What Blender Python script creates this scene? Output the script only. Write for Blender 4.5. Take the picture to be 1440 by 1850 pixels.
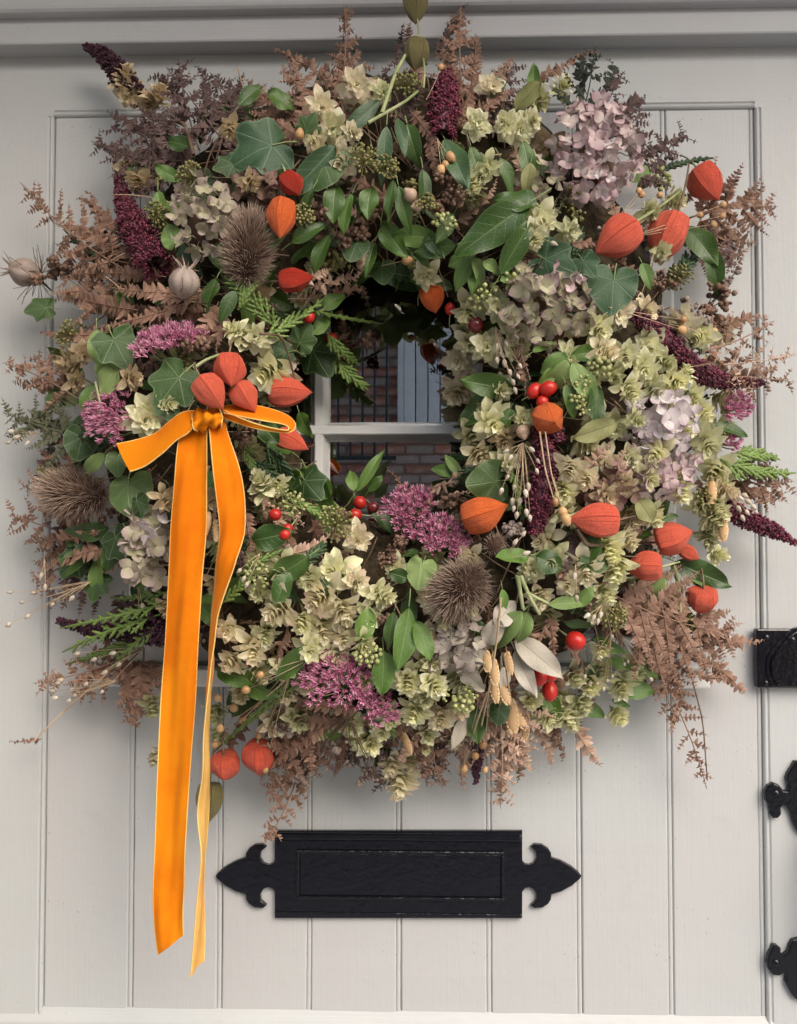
import bpy, math, random
import numpy as np
from mathutils import Matrix, Vector

random.seed(7)
RS = np.random.RandomState(11)
R = math.radians
sc = bpy.context.scene
for o in list(bpy.data.objects):
    bpy.data.objects.remove(o)

# ------------------------------------------------------------------ camera
FPX = 1636.0                     # focal length in photo pixels (photo 1440 x 1850)
CD = 0.90                        # camera to door
ZC = 1.45                        # height of the picture's middle on the door
YAW, PITCH = R(1.55), R(2.0)     # turned a little left, tilted a little up
Fw = np.array([-math.sin(YAW) * math.cos(PITCH), math.cos(YAW) * math.cos(PITCH), math.sin(PITCH)])
Rt = np.array([math.cos(YAW), math.sin(YAW), 0.0])
Up = np.cross(Rt, Fw)
CAM = np.array([0, 0, ZC]) - Fw * CD
cam = bpy.data.cameras.new('camera')
cam.sensor_fit = 'HORIZONTAL'
cam.sensor_width = 36.0
cam.lens = 36.0 * FPX / 1440.0
cam.clip_start, cam.clip_end = 0.02, 200
camo = bpy.data.objects.new('camera', cam)
sc.collection.objects.link(camo)
camo.matrix_world = Matrix(((Rt[0], Up[0], -Fw[0], CAM[0]), (Rt[1], Up[1], -Fw[1], CAM[1]),
                            (Rt[2], Up[2], -Fw[2], CAM[2]), (0, 0, 0, 1)))
sc.camera = camo

# ------------------------------------------------------------------ light
SUN_EL, SUN_AZ = R(40), R(30)    # above the street, a little to the right
w = bpy.data.worlds.new('World')
sc.world = w
w.use_nodes = True
wn = w.node_tree
bg = wn.nodes['Background']
sky = wn.nodes.new('ShaderNodeTexSky')
sky.sky_type = 'NISHITA'
sky.sun_disc = False
sky.sun_elevation = SUN_EL
sky.sun_rotation = math.pi - SUN_AZ
sky.air_density = 1.0
sky.dust_density = 4.0
sky.ozone_density = 0.3
wn.links.new(sky.outputs[0], bg.inputs[0])
bg.inputs[1].default_value = 0.135
sl = bpy.data.lights.new('sun', 'SUN')
sl.energy = 1.5
sl.angle = R(58)
sl.color = (1.0, 0.98, 0.955)
so = bpy.data.objects.new('sun', sl)
sc.collection.objects.link(so)
sd = Vector((math.sin(SUN_AZ) * math.cos(SUN_EL), -math.cos(SUN_AZ) * math.cos(SUN_EL), math.sin(SUN_EL)))
so.rotation_euler = sd.to_track_quat('Z', 'Y').to_euler()
so.location = (2, -4, 5)
sc.view_settings.view_transform = 'Standard'
sc.view_settings.look = 'None'
sc.view_settings.gamma = 1
sc.view_settings.exposure = 0.85
sc.view_settings.use_curve_mapping = False
sc.render.engine = 'CYCLES'

# ------------------------------------------------------------------ geometry helpers
def at(px, py, d=0.0):
    """world point seen at photo pixel px,py, standing d metres in front of the door face"""
    v = Fw * FPX + Rt * (px - 720.0) + Up * (925.0 - py)
    t = (-d - CAM[1]) / v[1]
    return CAM + v * t

def mpp(d=0.0):
    return (CD - d) / FPX

def nrm(a):
    a = np.asarray(a, float)
    return a / np.maximum(np.linalg.norm(a, axis=-1, keepdims=True), 1e-9)

def smooth(a, b, x):
    t = np.clip((np.asarray(x, float) - a) / (b - a), 0, 1)
    return t * t * (3 - 2 * t)

def frame(a, tilt=0.0, roll=0.0):
    """columns: length axis (image angle a degrees, tilted towards the viewer), width axis, normal"""
    a = R(a)
    u = np.array([math.cos(a), 0, math.sin(a)])
    c = np.array([0, -1.0, 0])
    x = u * math.cos(tilt) + c * math.sin(tilt)
    n = c * math.cos(tilt) - u * math.sin(tilt)
    y = np.cross(n, x)
    y2 = y * math.cos(roll) + n * math.sin(roll)
    n2 = n * math.cos(roll) - y * math.sin(roll)
    return np.stack([x, y2, n2], 1)

def grid_faces(nu, nv, wrap=False):
    i = np.arange(nu - 1)[:, None]
    j = np.arange(nv if wrap else nv - 1)[None, :]
    j2 = (j + 1) % nv
    return np.stack([i * nv + j, (i + 1) * nv + j, (i + 1) * nv + j2, i * nv + j2], -1).reshape(-1, 4)

class Geo:
    def __init__(s):
        s.V, s.F, s.A, s.L, s.n = [], [], [], [], 0
    def add(s, V, F, pc=None, lc=None):
        V = np.asarray(V, float).reshape(-1, 3)
        n = len(V)
        s.V.append(V)
        s.F.append(np.asarray(F, int) + s.n)
        s.A.append(np.zeros((n, 3)) if pc is None else np.broadcast_to(np.asarray(pc, float), (n, 3)))
        s.L.append(np.zeros((n, 3)) if lc is None else np.asarray(lc, float))
        s.n += n
    def inst(s, T, mats, locs, rnd, tpos=None):
        """T=(V,F,lc); copies with 3x3 mats (scaled) and locs; pc = rnd, tpos, lc.x"""
        V, F, lc = T
        k, n = len(locs), len(V)
        W = np.einsum('kij,nj->kni', mats, V) + np.asarray(locs)[:, None, :]
        FF = (F[None] + (np.arange(k) * n)[:, None, None]).reshape(-1, F.shape[1])
        pc = np.zeros((k, n, 3))
        pc[:, :, 0] = np.asarray(rnd)[:, None]
        pc[:, :, 1] = 0 if tpos is None else np.asarray(tpos)[:, None]
        pc[:, :, 2] = lc[None, :, 0]
        s.add(W.reshape(-1, 3), FF, pc.reshape(-1, 3), np.tile(lc, (k, 1)))
    def tube(s, P, r, sides=5, pc=(0.5, 0.5, 0)):
        P = np.asarray(P, float)
        m = len(P)
        r = np.broadcast_to(np.asarray(r, float), (m,))
        T = nrm(np.gradient(P, axis=0))
        ref = np.array([0.31, -0.85, 0.42])
        S = nrm(np.cross(T, ref)); B = np.cross(T, S)
        ph = np.arange(sides) * 2 * math.pi / sides
        V = P[:, None] + r[:, None, None] * (np.cos(ph)[None, :, None] * S[:, None] + np.sin(ph)[None, :, None] * B[:, None])
        lc = np.zeros((m, sides, 3)); lc[:, :, 0] = np.linspace(0, 1, m)[:, None]
        s.add(V.reshape(-1, 3), grid_faces(m, sides, True), pc, lc.reshape(-1, 3))
    def mesh(s, name, mat, center=True):
        V = np.concatenate(s.V)
        A = np.concatenate(s.A); L = np.concatenate(s.L)
        c = V.mean(0) if center else np.zeros(3)
        me = bpy.data.meshes.new(name)
        me.vertices.add(len(V))
        me.vertices.foreach_set('co', (V - c).astype(np.float32).ravel())
        li = np.concatenate([f.ravel() for f in s.F])
        tot = np.concatenate([np.full(len(f), f.shape[1]) for f in s.F])
        st = np.concatenate([[0], np.cumsum(tot)[:-1]])
        me.loops.add(len(li)); me.loops.foreach_set('vertex_index', li.astype(np.int32))
        me.polygons.add(len(tot)); me.polygons.foreach_set('loop_start', st.astype(np.int32))
        me.polygons.foreach_set('use_smooth', np.ones(len(tot), bool))
        me.update(calc_edges=True)
        for nm, d in (('pc', A), ('lc', L)):
            at_ = me.attributes.new(nm, 'FLOAT_VECTOR', 'POINT')
            at_.data.foreach_set('vector', d.astype(np.float32).ravel())
        if mat: me.materials.append(mat)
        return me, c

WM = {}
def link(name, data, parent=None, loc=(0, 0, 0), rot=None):
    o = bpy.data.objects.new(name, data)
    sc.collection.objects.link(o)
    M = Matrix.Translation(Vector([float(v) for v in loc]))
    if rot is not None:
        r = np.asarray(rot, float)
        M = M @ Matrix([[r[i][j] for j in range(3)] for i in range(3)]).to_4x4()
    WM[o] = M
    if parent is not None:
        o.parent = parent
        o.matrix_basis = WM[parent].inverted() @ M
    else:
        o.matrix_basis = M
    return o

def gobj(name, geo, mat, parent=None):
    me, c = geo.mesh(name, mat)
    return link(name, me, parent, c)

def tag(o, label=None, cat=None, kind=None, group=None):
    if label: o['label'] = label
    if cat: o['category'] = cat
    if kind: o['kind'] = kind
    if group: o['group'] = group
    return o

import bmesh
def bbox(name, x0, x1, y0, y1, z0, z1, mat, parent=None, bev=0.0015, seg=2, wob=0.0):
    bm = bmesh.new()
    bmesh.ops.create_cube(bm, size=1)
    for v in bm.verts:
        v.co = Vector(((x1 - x0) * v.co.x, (y1 - y0) * v.co.y, (z1 - z0) * v.co.z))
    if bev:
        bmesh.ops.bevel(bm, geom=bm.edges[:], offset=bev, segments=seg, affect='EDGES', profile=0.5)
    me = bpy.data.meshes.new(name); bm.to_mesh(me); bm.free()
    me.materials.append(mat)
    return link(name, me, parent, ((x0 + x1) / 2, (y0 + y1) / 2, (z0 + z1) / 2))

def prism(name, pts, y0, y1, mat, parent=None, bev=0.0015, seg=2):
    """outline pts (x,z) extruded from y0 (back) to y1 (front, smaller y), front edge rounded"""
    bm = bmesh.new()
    P = np.asarray(pts, float); c = P.mean(0)
    vs = [bm.verts.new((p[0] - c[0], y1 - y0, p[1] - c[1])) for p in P]
    f = bm.faces.new(vs)
    bm.normal_update()
    if f.normal.y > 0: f.normal_flip()
    r = bmesh.ops.extrude_face_region(bm, geom=[f])
    nv = [e for e in r['geom'] if isinstance(e, bmesh.types.BMVert)]
    for v in nv: v.co.y = 0.0
    bm.normal_update()
    if bev:
        yf = min(y1 - y0, 0.0)
        ed = [e for e in bm.edges if all(abs(v.co.y - yf) < 1e-6 for v in e.verts)]
        bmesh.ops.bevel(bm, geom=ed, offset=bev, segments=seg, affect='EDGES', profile=0.5)
    bmesh.ops.recalc_face_normals(bm, faces=bm.faces[:])
    me = bpy.data.meshes.new(name); bm.to_mesh(me); bm.free()
    me.materials.append(mat)
    return link(name, me, parent, (c[0], y0, c[1]))

# ------------------------------------------------------------------ material helpers
class NT:
    def __init__(s, name):
        s.m = bpy.data.materials.new(name); s.m.use_nodes = True
        s.t = s.m.node_tree; s.b = s.t.nodes['Principled BSDF']; s.out = s.t.nodes['Material Output']
    def n(s, kind, **kw):
        x = s.t.nodes.new(kind)
        for k, v in kw.items(): setattr(x, k, v)
        return x
    def put(s, sock, v):
        if hasattr(v, 'links') or hasattr(v, 'is_linked'): s.t.links.new(v, sock)
        else:
            if isinstance(v, (tuple, list)) and len(v) == 3 and sock.type == 'RGBA': v = (*v, 1)
            sock.default_value = v
    def math(s, op, a, b=0.0, c=None):
        x = s.n('ShaderNodeMath', operation=op)
        s.put(x.inputs[0], a); s.put(x.inputs[1], b)
        if c is not None: s.put(x.inputs[2], c)
        return x.outputs[0]
    def step(s, v, lo, hi, a=0.0, b=1.0):
        x = s.n('ShaderNodeMapRange', interpolation_type='SMOOTHSTEP')
        for i, q in enumerate((v, lo, hi, a, b)): s.put(x.inputs[i], q)
        return x.outputs[0]
    def mix(s, f, a, b, mode='MIX'):
        x = s.n('ShaderNodeMix', data_type='RGBA', blend_type=mode)
        s.put(x.inputs[0], f); s.put(x.inputs[6], a); s.put(x.inputs[7], b)
        return x.outputs[2]
    def ramp(s, f, stops):
        x = s.n('ShaderNodeValToRGB'); cr = x.color_ramp
        while len(cr.elements) < len(stops): cr.elements.new(0.5)
        for e, (p, c) in zip(cr.elements, stops): e.position = p; e.color = (*c, 1)
        s.put(x.inputs[0], f); return x.outputs[0]
    def attr(s, name):
        x = s.n('ShaderNodeAttribute', attribute_name=name)
        y = s.n('ShaderNodeSeparateXYZ'); s.t.links.new(x.outputs['Vector'], y.inputs[0])
        return y.outputs[0], y.outputs[1], y.outputs[2], x.outputs['Vector']
    def noise(s, scale, detail=3, vec=None, rough=0.55, stretch=None):
        x = s.n('ShaderNodeTexNoise'); x.inputs['Scale'].default_value = scale
        x.inputs['Detail'].default_value = detail; x.inputs['Roughness'].default_value = rough
        if vec is None: vec = s.n('ShaderNodeTexCoord').outputs['Object']
        if stretch:
            mp = s.n('ShaderNodeMapping'); mp.inputs['Scale'].default_value = stretch
            s.t.links.new(vec, mp.inputs[0]); vec = mp.outputs[0]
        s.t.links.new(vec, x.inputs['Vector']); return x.outputs[0]
    def orand(s):
        return s.n('ShaderNodeObjectInfo').outputs['Random']
    def bump(s, h, strength=0.3, dist=0.001):
        x = s.n('ShaderNodeBump'); x.inputs['Strength'].default_value = strength; x.inputs['Distance'].default_value = dist
        s.put(x.inputs['Height'], h); s.t.links.new(x.outputs[0], s.b.inputs['Normal'])
    def fin(s, col, rough=0.5, spec=0.5, transl=0.0, sheen=0.0, tcol=None):
        s.put(s.b.inputs['Base Color'], col); s.put(s.b.inputs['Roughness'], rough)
        s.b.inputs['Specular IOR Level'].default_value = spec
        if sheen: s.b.inputs['Sheen Weight'].default_value = sheen
        if transl:
            t = s.n('ShaderNodeBsdfTranslucent'); s.put(t.inputs[0], tcol or col)
            mx = s.n('ShaderNodeMixShader'); mx.inputs[0].default_value = transl
            s.t.links.new(s.b.outputs[0], mx.inputs[1]); s.t.links.new(t.outputs[0], mx.inputs[2])
            s.t.links.new(mx.outputs[0], s.out.inputs[0])
        return s.m
    def vary(s, col, amt=0.25, scale=40):
        """hue-neutral colour variation: per object and fine grain"""
        f = s.math('ADD', s.math('MULTIPLY', s.orand(), amt), s.math('MULTIPLY', s.noise(scale), amt))
        f = s.math('ADD', f, 1.0 - amt)
        x = s.n('ShaderNodeCombineColor')
        for i in range(3): s.put(x.inputs[i], f)
        return s.mix(1.0, col, x.outputs[0], 'MULTIPLY')

# ------------------------------------------------------------------ materials
def m_paint(name, base, rough=0.42, grain=1.0, streak=(1, 1, 0.035)):
    t = NT(name)
    g = t.noise(420, 3, stretch=streak)
    big = t.noise(5, 4)
    spk = t.noise(60, 2)
    c = t.mix(t.step(big, 0.35, 0.75), base, tuple(v * 0.93 for v in base))
    tint = t.noise(2.6, 3)
    c = t.mix(t.math('MULTIPLY', t.step(tint, 0.42, 0.62), 0.6), c, (base[0] * 1.02, base[1] * .97, base[2] * .97))
    wear = t.step(t.noise(16, 5, rough=.7), .58, .72)
    c = t.mix(t.math('MULTIPLY', wear, 0.22), c, (0.34, 0.33, 0.30))
    c = t.mix(t.math('MULTIPLY', t.step(spk, 0.66, 0.8), 0.12), c, tuple(v * 0.8 for v in base))
    lump = t.noise(90, 2)
    h = t.math('ADD', t.math('MULTIPLY', g, 0.6 * grain), t.math('MULTIPLY', lump, 0.8))
    chip = t.step(t.noise(210, 2, rough=.7), 0.73, 0.76)
    c = t.mix(t.math('MULTIPLY', chip, 0.65), c, (0.2, 0.18, 0.16))
    t.bump(h, 0.34, 0.0010)
    return t.fin(c, rough, 0.4)

PAINT = (0.432, 0.447, 0.443)
M_PLANK = m_paint('door_paint', PAINT)
M_RAIL = m_paint('rail_paint', PAINT, streak=(0.035, 1, 1))
M_FRAME = m_paint('frame_paint', (0.405, 0.415, 0.42), streak=(0.035, 1, 1))
M_WIN = m_paint('window_paint', (0.66, 0.68, 0.67), 0.35, 0.6)

def m_iron():
    t = NT('black_iron_paint')
    h = t.noise(230, 2, rough=0.4)
    h2 = t.noise(90, 2)
    t.bump(t.math('ADD', h, t.math('MULTIPLY', h2, .8)), 0.3, 0.0011)
    return t.fin(t.mix(t.noise(60), (0.003, 0.003, 0.005), (0.007, 0.007, 0.010)), 0.15, 0.42)
M_IRON = m_iron()

def m_simple(name, c1, c2, rough=0.6, spec=0.4, scale=60, transl=0.0, use='noise', sheen=0.0):
    """two-tone: by element random (pc.x), grain, or along (lc.x)"""
    t = NT(name)
    a = t.attr('pc'); l = t.attr('lc')
    g = t.noise(scale)
    if use == 'rnd': f = t.math('ADD', t.math('MULTIPLY', a[0], 0.75), t.math('MULTIPLY', g, 0.3))
    elif use == 'len': f = t.math('ADD', l[0], t.math('MULTIPLY', t.math('SUBTRACT', a[0], 0.5), 0.5))
    else: f = t.step(g, 0.3, 0.7)
    c = t.mix(f, c1, c2)
    return t.fin(t.vary(c, 0.3, 90), rough, spec, transl, sheen)

M_RINGSH = m_simple('wreath_straw_shaded', (0.02, 0.016, 0.010), (0.055, 0.042, 0.025), 0.95, 0.1, 150)  # straw coloured darker so gaps between the plants look shaded
M_TWIG = m_simple('twig_brown', (0.09, 0.055, 0.035), (0.2, 0.14, 0.09), 0.8, 0.2)
M_STRAW = m_simple('straw_stem', (0.36, 0.25, 0.15), (0.52, 0.4, 0.26), 0.7, 0.3)
M_GSTEM = m_simple('green_stem', (0.2, 0.25, 0.10), (0.36, 0.37, 0.2), 0.6, 0.3)

def m_lantern(name, c1, c2, cv):
    t = NT(name)
    a = t.attr('pc')                      # x rnd, y along, z around 0..1
    u, ph = a[1], a[2]
    def rib(k, w):
        f = t.math('FRACT', t.math('MULTIPLY', ph, k))
        return t.math('SUBTRACT', 1.0, t.step(t.math('ABSOLUTE', t.math('SUBTRACT', f, 0.5)), 0.0, w))
    ribs = t.math('MAXIMUM', rib(5, 0.045), t.math('MULTIPLY', rib(10, 0.05), 0.6))
    cv3 = t.n('ShaderNodeCombineXYZ'); t.put(cv3.inputs[0], t.math('MULTIPLY', ph, 15)); t.put(cv3.inputs[1], t.math('MULTIPLY', u, 9))
    vo = t.n('ShaderNodeTexVoronoi', feature='DISTANCE_TO_EDGE'); vo.inputs['Scale'].default_value = 1.6
    t.t.links.new(cv3.outputs[0], vo.inputs['Vector'])
    net = t.math('SUBTRACT', 1.0, t.step(vo.outputs[0], 0.0, 0.07))
    vein = t.math('MAXIMUM', ribs, t.math('MULTIPLY', net, 0.4))
    c = t.mix(t.math('ADD', t.math('MULTIPLY', t.noise(55, 4), 0.8), t.math('MULTIPLY', t.orand(), 0.35)), c1, c2)
    c = t.mix(t.math('MULTIPLY', t.step(t.noise(38, 4, rough=.7), .58, .75), .45), c, (c2[0] * .95, c2[1] * 1.7, c2[2] * 1.6))
    c = t.mix(t.math('MULTIPLY', t.step(u, .9, 1.0), .5), c, (.3, .09, .03))
    c = t.mix(t.math('MULTIPLY', vein, 0.75), c, cv)
    t.bump(t.math('ADD', t.math('MULTIPLY', vein, 1.3), t.math('MULTIPLY', t.noise(85, 3), 2.6)), 0.75, 0.0022)
    return t.fin(c, 0.4, 0.4, 0.10)
M_LANT = m_lantern('lantern_orange_red', (0.96, 0.115, 0.065), (0.97, 0.21, 0.115), (0.50, 0.03, 0.02))
M_LANTO = m_lantern('lantern_orange', (0.90, 0.13, 0.03), (0.93, 0.24, 0.06), (0.55, 0.04, 0.015))
M_LANTR = m_lantern('lantern_deep_red', (0.5, 0.03, 0.018), (0.65, 0.06, 0.022), (0.35, 0.02, 0.012))
M_LANTG = m_lantern('lantern_green', (0.20, 0.19, 0.065), (0.32, 0.27, 0.12), (0.09, 0.075, 0.02))

def m_hop(name, base, mid, tip):
    t = NT(name)
    a = t.attr('pc'); l = t.attr('lc')
    c = t.ramp(l[0], [(0.0, base), (0.45, mid), (1.0, mid)])  # bases greener, also painted darker to suggest depth between bracts
    c = t.mix(t.math('MULTIPLY', t.step(l[0], 0.55, 1.0), t.step(a[0], 0.35, 0.95)), c, tip)
    st = t.math('FRACT', t.math('MULTIPLY', l[1], 4.5))
    lines = t.step(t.math('ABSOLUTE', t.math('SUBTRACT', st, 0.5)), 0.32, 0.5)
    c = t.mix(t.math('MULTIPLY', lines, 0.3), c, base)
    t.bump(t.math('ADD', lines, t.noise(200, 2)), 0.35, 0.0006)
    return t.fin(t.vary(c, 0.22, 70), 0.5, 0.3, 0.32)
M_HOPA = m_hop('hop_yellow_green', (0.33, 0.37, 0.10), (0.84, 0.82, 0.53), (0.90, 0.87, 0.68))
M_HOPB = m_hop('hop_cream_pink', (0.42, 0.38, 0.14), (0.86, 0.80, 0.58), (0.80, 0.60, 0.46))
M_HOPC = m_hop('hop_tan', (0.40, 0.31, 0.15), (0.66, 0.55, 0.36), (0.56, 0.38, 0.25))
M_HOPG = m_hop('hop_green', (0.30, 0.33, 0.11), (0.64, 0.64, 0.38), (0.74, 0.71, 0.50))
HOPM = {'a': M_HOPA, 'b': M_HOPB, 'c': M_HOPC, 'g': M_HOPG}

def m_leaf(name, c1, c2, vein, back, ivy=False, rough=0.32, spec=0.5, transl=0.08, edge=0.0):
    t = NT(name)
    l = t.attr('lc')
    if ivy:
        # palmate veins from the stalk: distance to each ray
        d = None
        for ad in (0, 48, -48, 105, -105):
            ca, sa = math.cos(R(ad)), math.sin(R(ad))
            per = t.math('ABSOLUTE', t.math('SUBTRACT', t.math('MULTIPLY', l[0], sa), t.math('MULTIPLY', l[1], ca)))
            al = t.math('ADD', t.math('MULTIPLY', l[0], ca), t.math('MULTIPLY', l[1], sa))
            q = t.math('ADD', per, t.math('MULTIPLY', t.step(al, 0.02, -0.02), 1.0))
            d = q if d is None else t.math('MINIMUM', d, q)
        vn = t.math('SUBTRACT', 1.0, t.step(d, 0.004, 0.022))
        vo = t.n('ShaderNodeTexVoronoi', feature='DISTANCE_TO_EDGE'); vo.inputs['Scale'].default_value = 6.5
        t.t.links.new(l[3], vo.inputs['Vector'])
        vn = t.math('MAXIMUM', vn, t.math('MULTIPLY', t.math('SUBTRACT', 1.0, t.step(vo.outputs[0], 0.0, 0.06)), 0.35))
        ed = l[2]
    else:
        av = t.math('ABSOLUTE', l[1])
        mid = t.math('SUBTRACT', 1.0, t.step(av, 0.02, 0.09))
        p = t.math('FRACT', t.math('SUBTRACT', t.math('MULTIPLY', l[0], 7.0), t.math('MULTIPLY', av, 1.3)))
        side = t.step(t.math('ABSOLUTE', t.math('SUBTRACT', p, 0.5)), 0.43, 0.5)
        vn = t.math('MAXIMUM', mid, t.math('MULTIPLY', side, 0.45))
        ed = av
    n = t.noise(45, 4)
    c = t.mix(t.step(t.math('ADD', t.math('MULTIPLY', n, 0.7), t.math('MULTIPLY', t.orand(), 0.5)), 0.3, 0.9), c1, c2)
    c = t.mix(t.math('MULTIPLY', vn, 0.62), c, vein)
    c = t.mix(t.math('MULTIPLY', t.step(ed, 0.9, 1.0), 0.5), c, vein)
    spot = t.step(t.noise(130, 2), 0.70, 0.76)
    c = t.mix(t.math('MULTIPLY', spot, 0.35), c, (0.12, 0.09, 0.04))
    bf = t.n('ShaderNodeNewGeometry').outputs['Backfacing']
    c = t.mix(bf, c, t.vary(back, 0.15))
    t.bump(t.math('ADD', t.math('MULTIPLY', vn, -0.8), n), 0.35, 0.0012)
    return t.fin(c, t.math('ADD', rough, t.math('MULTIPLY', t.noise(70), 0.25)), spec, transl)
PALE_BACK = (0.20, 0.27, 0.10)
M_IVY = m_leaf('ivy_dark', (0.018, 0.047, 0.010), (0.040, 0.086, 0.018), (0.16, 0.21, 0.11), PALE_BACK, True, 0.33, 0.4)
M_IVYB = m_leaf('ivy_blue_green', (0.022, 0.058, 0.024), (0.040, 0.090, 0.036), (0.13, 0.20, 0.13), PALE_BACK, True, 0.36, 0.4)
M_IVYM = m_leaf('ivy_mid_green', (0.045, 0.085, 0.022), (0.075, 0.13, 0.035), (0.15, 0.21, 0.08), PALE_BACK, True, 0.33)
M_LEAFD = m_leaf('leaf_dark', (0.025, 0.060, 0.010), (0.062, 0.125, 0.020), (0.12, 0.18, 0.06), PALE_BACK, False, 0.2)
M_LEAFB = m_leaf('leaf_blue_green', (0.024, 0.062, 0.022), (0.048, 0.100, 0.034), (0.12, 0.19, 0.10), PALE_BACK, False, 0.28)
M_LEAFM = m_leaf('leaf_mid_green', (0.068, 0.140, 0.022), (0.13, 0.225, 0.044), (0.17, 0.24, 0.10), PALE_BACK, False, 0.35)
M_LEAFL = m_leaf('leaf_light_green', (0.15, 0.23, 0.065), (0.23, 0.32, 0.11), (0.30, 0.38, 0.17), (0.24, 0.31, 0.13), False, 0.45, 0.4, 0.15)
M_LEAFG = m_leaf('leaf_pale_grey', (0.42, 0.38, 0.31), (0.52, 0.48, 0.41), (0.34, 0.29, 0.23), (0.45, 0.41, 0.34), False, 0.7, 0.2, 0.1)
M_LEAFY = m_leaf('leaf_olive_dry', (0.16, 0.17, 0.06), (0.25, 0.25, 0.11), (0.12, 0.11, 0.05), (0.2, 0.2, 0.1), False, 0.6, 0.3, 0.1)
LEAFM = {'i': M_IVY, 'j': M_IVYB, 'k': M_IVYM, 'd': M_LEAFD, 'b': M_LEAFB, 'm': M_LEAFM, 'l': M_LEAFL, 'g': M_LEAFG, 'y': M_LEAFY}

def m_fern(name, c1, c2, tip):
    t = NT(name)
    a = t.attr('pc'); l = t.attr('lc')
    c = t.mix(t.math('ADD', t.math('MULTIPLY', a[0], 0.6), t.math('MULTIPLY', t.noise(80), 0.5)), c1, c2)
    c = t.mix(t.math('MULTIPLY', t.step(l[0], 0.5, 1.0), 0.45), c, tip)
    return t.fin(t.vary(c, 0.3, 50), 0.65, 0.25, 0.15)
M_FERNB = m_fern('fern_brown', (0.140, 0.076, 0.050), (0.325, 0.195, 0.138), (0.43, 0.295, 0.215))
M_FERNP = m_fern('fern_pinkish_tan', (0.30, 0.185, 0.13), (0.54, 0.375, 0.28), (0.60, 0.45, 0.35))
M_FERND = m_fern('fern_dark_purple_brown', (0.060, 0.036, 0.035), (0.155, 0.100, 0.090), (0.21, 0.14, 0.125))
M_FERNG = m_fern('fern_grey_green', (0.065, 0.075, 0.045), (0.16, 0.165, 0.10), (0.22, 0.20, 0.13))
M_FERNK = m_fern('fern_dark_green', (0.022, 0.035, 0.026), (0.055, 0.065, 0.045), (0.08, 0.06, 0.05))
FERNM = {'b': M_FERNB, 'p': M_FERNP, 'd': M_FERND, 'g': M_FERNG, 'k': M_FERNK}

def m_hyd(name, c1, c2, c3):
    t = NT(name)
    l = t.attr('lc')
    o = t.orand()
    c = t.mix(t.step(o, 0.25, 0.75), c1, c2)
    c = t.mix(t.math('MULTIPLY', t.step(t.math('ADD', t.noise(60, 3), t.math('MULTIPLY', t.math('SUBTRACT', l[0], 0.5), 0.5)), 0.42, 0.72), 0.85), c, c3)
    spot = t.step(t.noise(260, 2), 0.62, 0.7)
    c = t.mix(t.math('MULTIPLY', spot, 0.4), c, tuple(v * 0.55 for v in c3))
    st = t.math('FRACT', t.math('MULTIPLY', l[1], 3.0))
    lines = t.step(t.math('ABSOLUTE', t.math('SUBTRACT', st, 0.5)), 0.36, 0.5)
    t.bump(t.math('ADD', lines, t.noise(150, 2)), 0.4, 0.0007)
    return t.fin(t.vary(c, 0.25, 60), 0.6, 0.25, 0.22)
HYDM = {'mauve': m_hyd('hydrangea_mauve', (0.74, 0.65, 0.59), (0.58, 0.46, 0.45), (0.42, 0.25, 0.29)),
        'green': m_hyd('hydrangea_green_mauve', (0.40, 0.38, 0.23), (0.46, 0.44, 0.29), (0.26, 0.16, 0.19)),
        'cream': m_hyd('hydrangea_green_cream', (0.50, 0.48, 0.30), (0.42, 0.38, 0.27), (0.44, 0.32, 0.34)),
        'white': m_hyd('hydrangea_white', (0.76, 0.71, 0.69), (0.68, 0.63, 0.60), (0.52, 0.38, 0.44)),
        'grey': m_hyd('hydrangea_grey_cream', (0.50, 0.46, 0.36), (0.40, 0.35, 0.30), (0.34, 0.27, 0.25)),
        'brown': m_hyd('hydrangea_brown', (0.32, 0.22, 0.15), (0.26, 0.17, 0.13), (0.22, 0.11, 0.12))}

def m_sedum():
    t = NT('sedum_pink')
    a = t.attr('pc'); l = t.attr('lc')
    c = t.mix(t.math('ADD', t.math('MULTIPLY', a[0], 0.8), t.math('MULTIPLY', t.noise(25), 0.3)), (0.36, 0.085, 0.18), (0.68, 0.32, 0.45))
    c = t.mix(t.math('MULTIPLY', t.step(l[0], 0.55, 1.0), t.step(a[0], 0.2, 0.9)), c, (0.80, 0.52, 0.60))
    return t.fin(c, 0.6, 0.3, 0.15)
M_SEDUM = m_sedum()
M_AMAR = m_simple('amaranth_burgundy', (0.040, 0.005, 0.013), (0.22, 0.030, 0.062), 0.5, 0.5, 80, 0.05, 'rnd')
M_AMARD = m_simple('amaranth_dark', (0.022, 0.006, 0.014), (0.085, 0.024, 0.045), 0.55, 0.4, 80, 0.05, 'rnd')
M_TEAS = m_simple('teasel_bristle', (0.13, 0.075, 0.052), (0.46, 0.35, 0.27), 0.6, 0.35, 80, 0.0, 'len')
M_TCORE = m_simple('teasel_core', (0.03, 0.018, 0.014), (0.07, 0.042, 0.03), 0.9, 0.1)
M_PODW = m_simple('seedpod_papery', (0.17, 0.12, 0.10), (0.44, 0.37, 0.32), 0.6, 0.3, 130, 0.12)
M_HIP = m_simple('rose_hip_red', (0.24, 0.006, 0.008), (0.56, 0.030, 0.016), 0.33, 0.4, 70)
M_HIPD = m_simple('rose_hip_dark', (0.09, 0.012, 0.014), (0.17, 0.02, 0.02), 0.25, 0.5, 20)
M_CEDAR = m_simple('cedar_green', (0.085, 0.145, 0.03), (0.20, 0.29, 0.075), 0.5, 0.4, 40, 0.08, 'rnd')
M_CEDARD = m_simple('cedar_dark', (0.018, 0.042, 0.016), (0.045, 0.085, 0.030), 0.5, 0.4, 40, 0.05, 'rnd')
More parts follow.
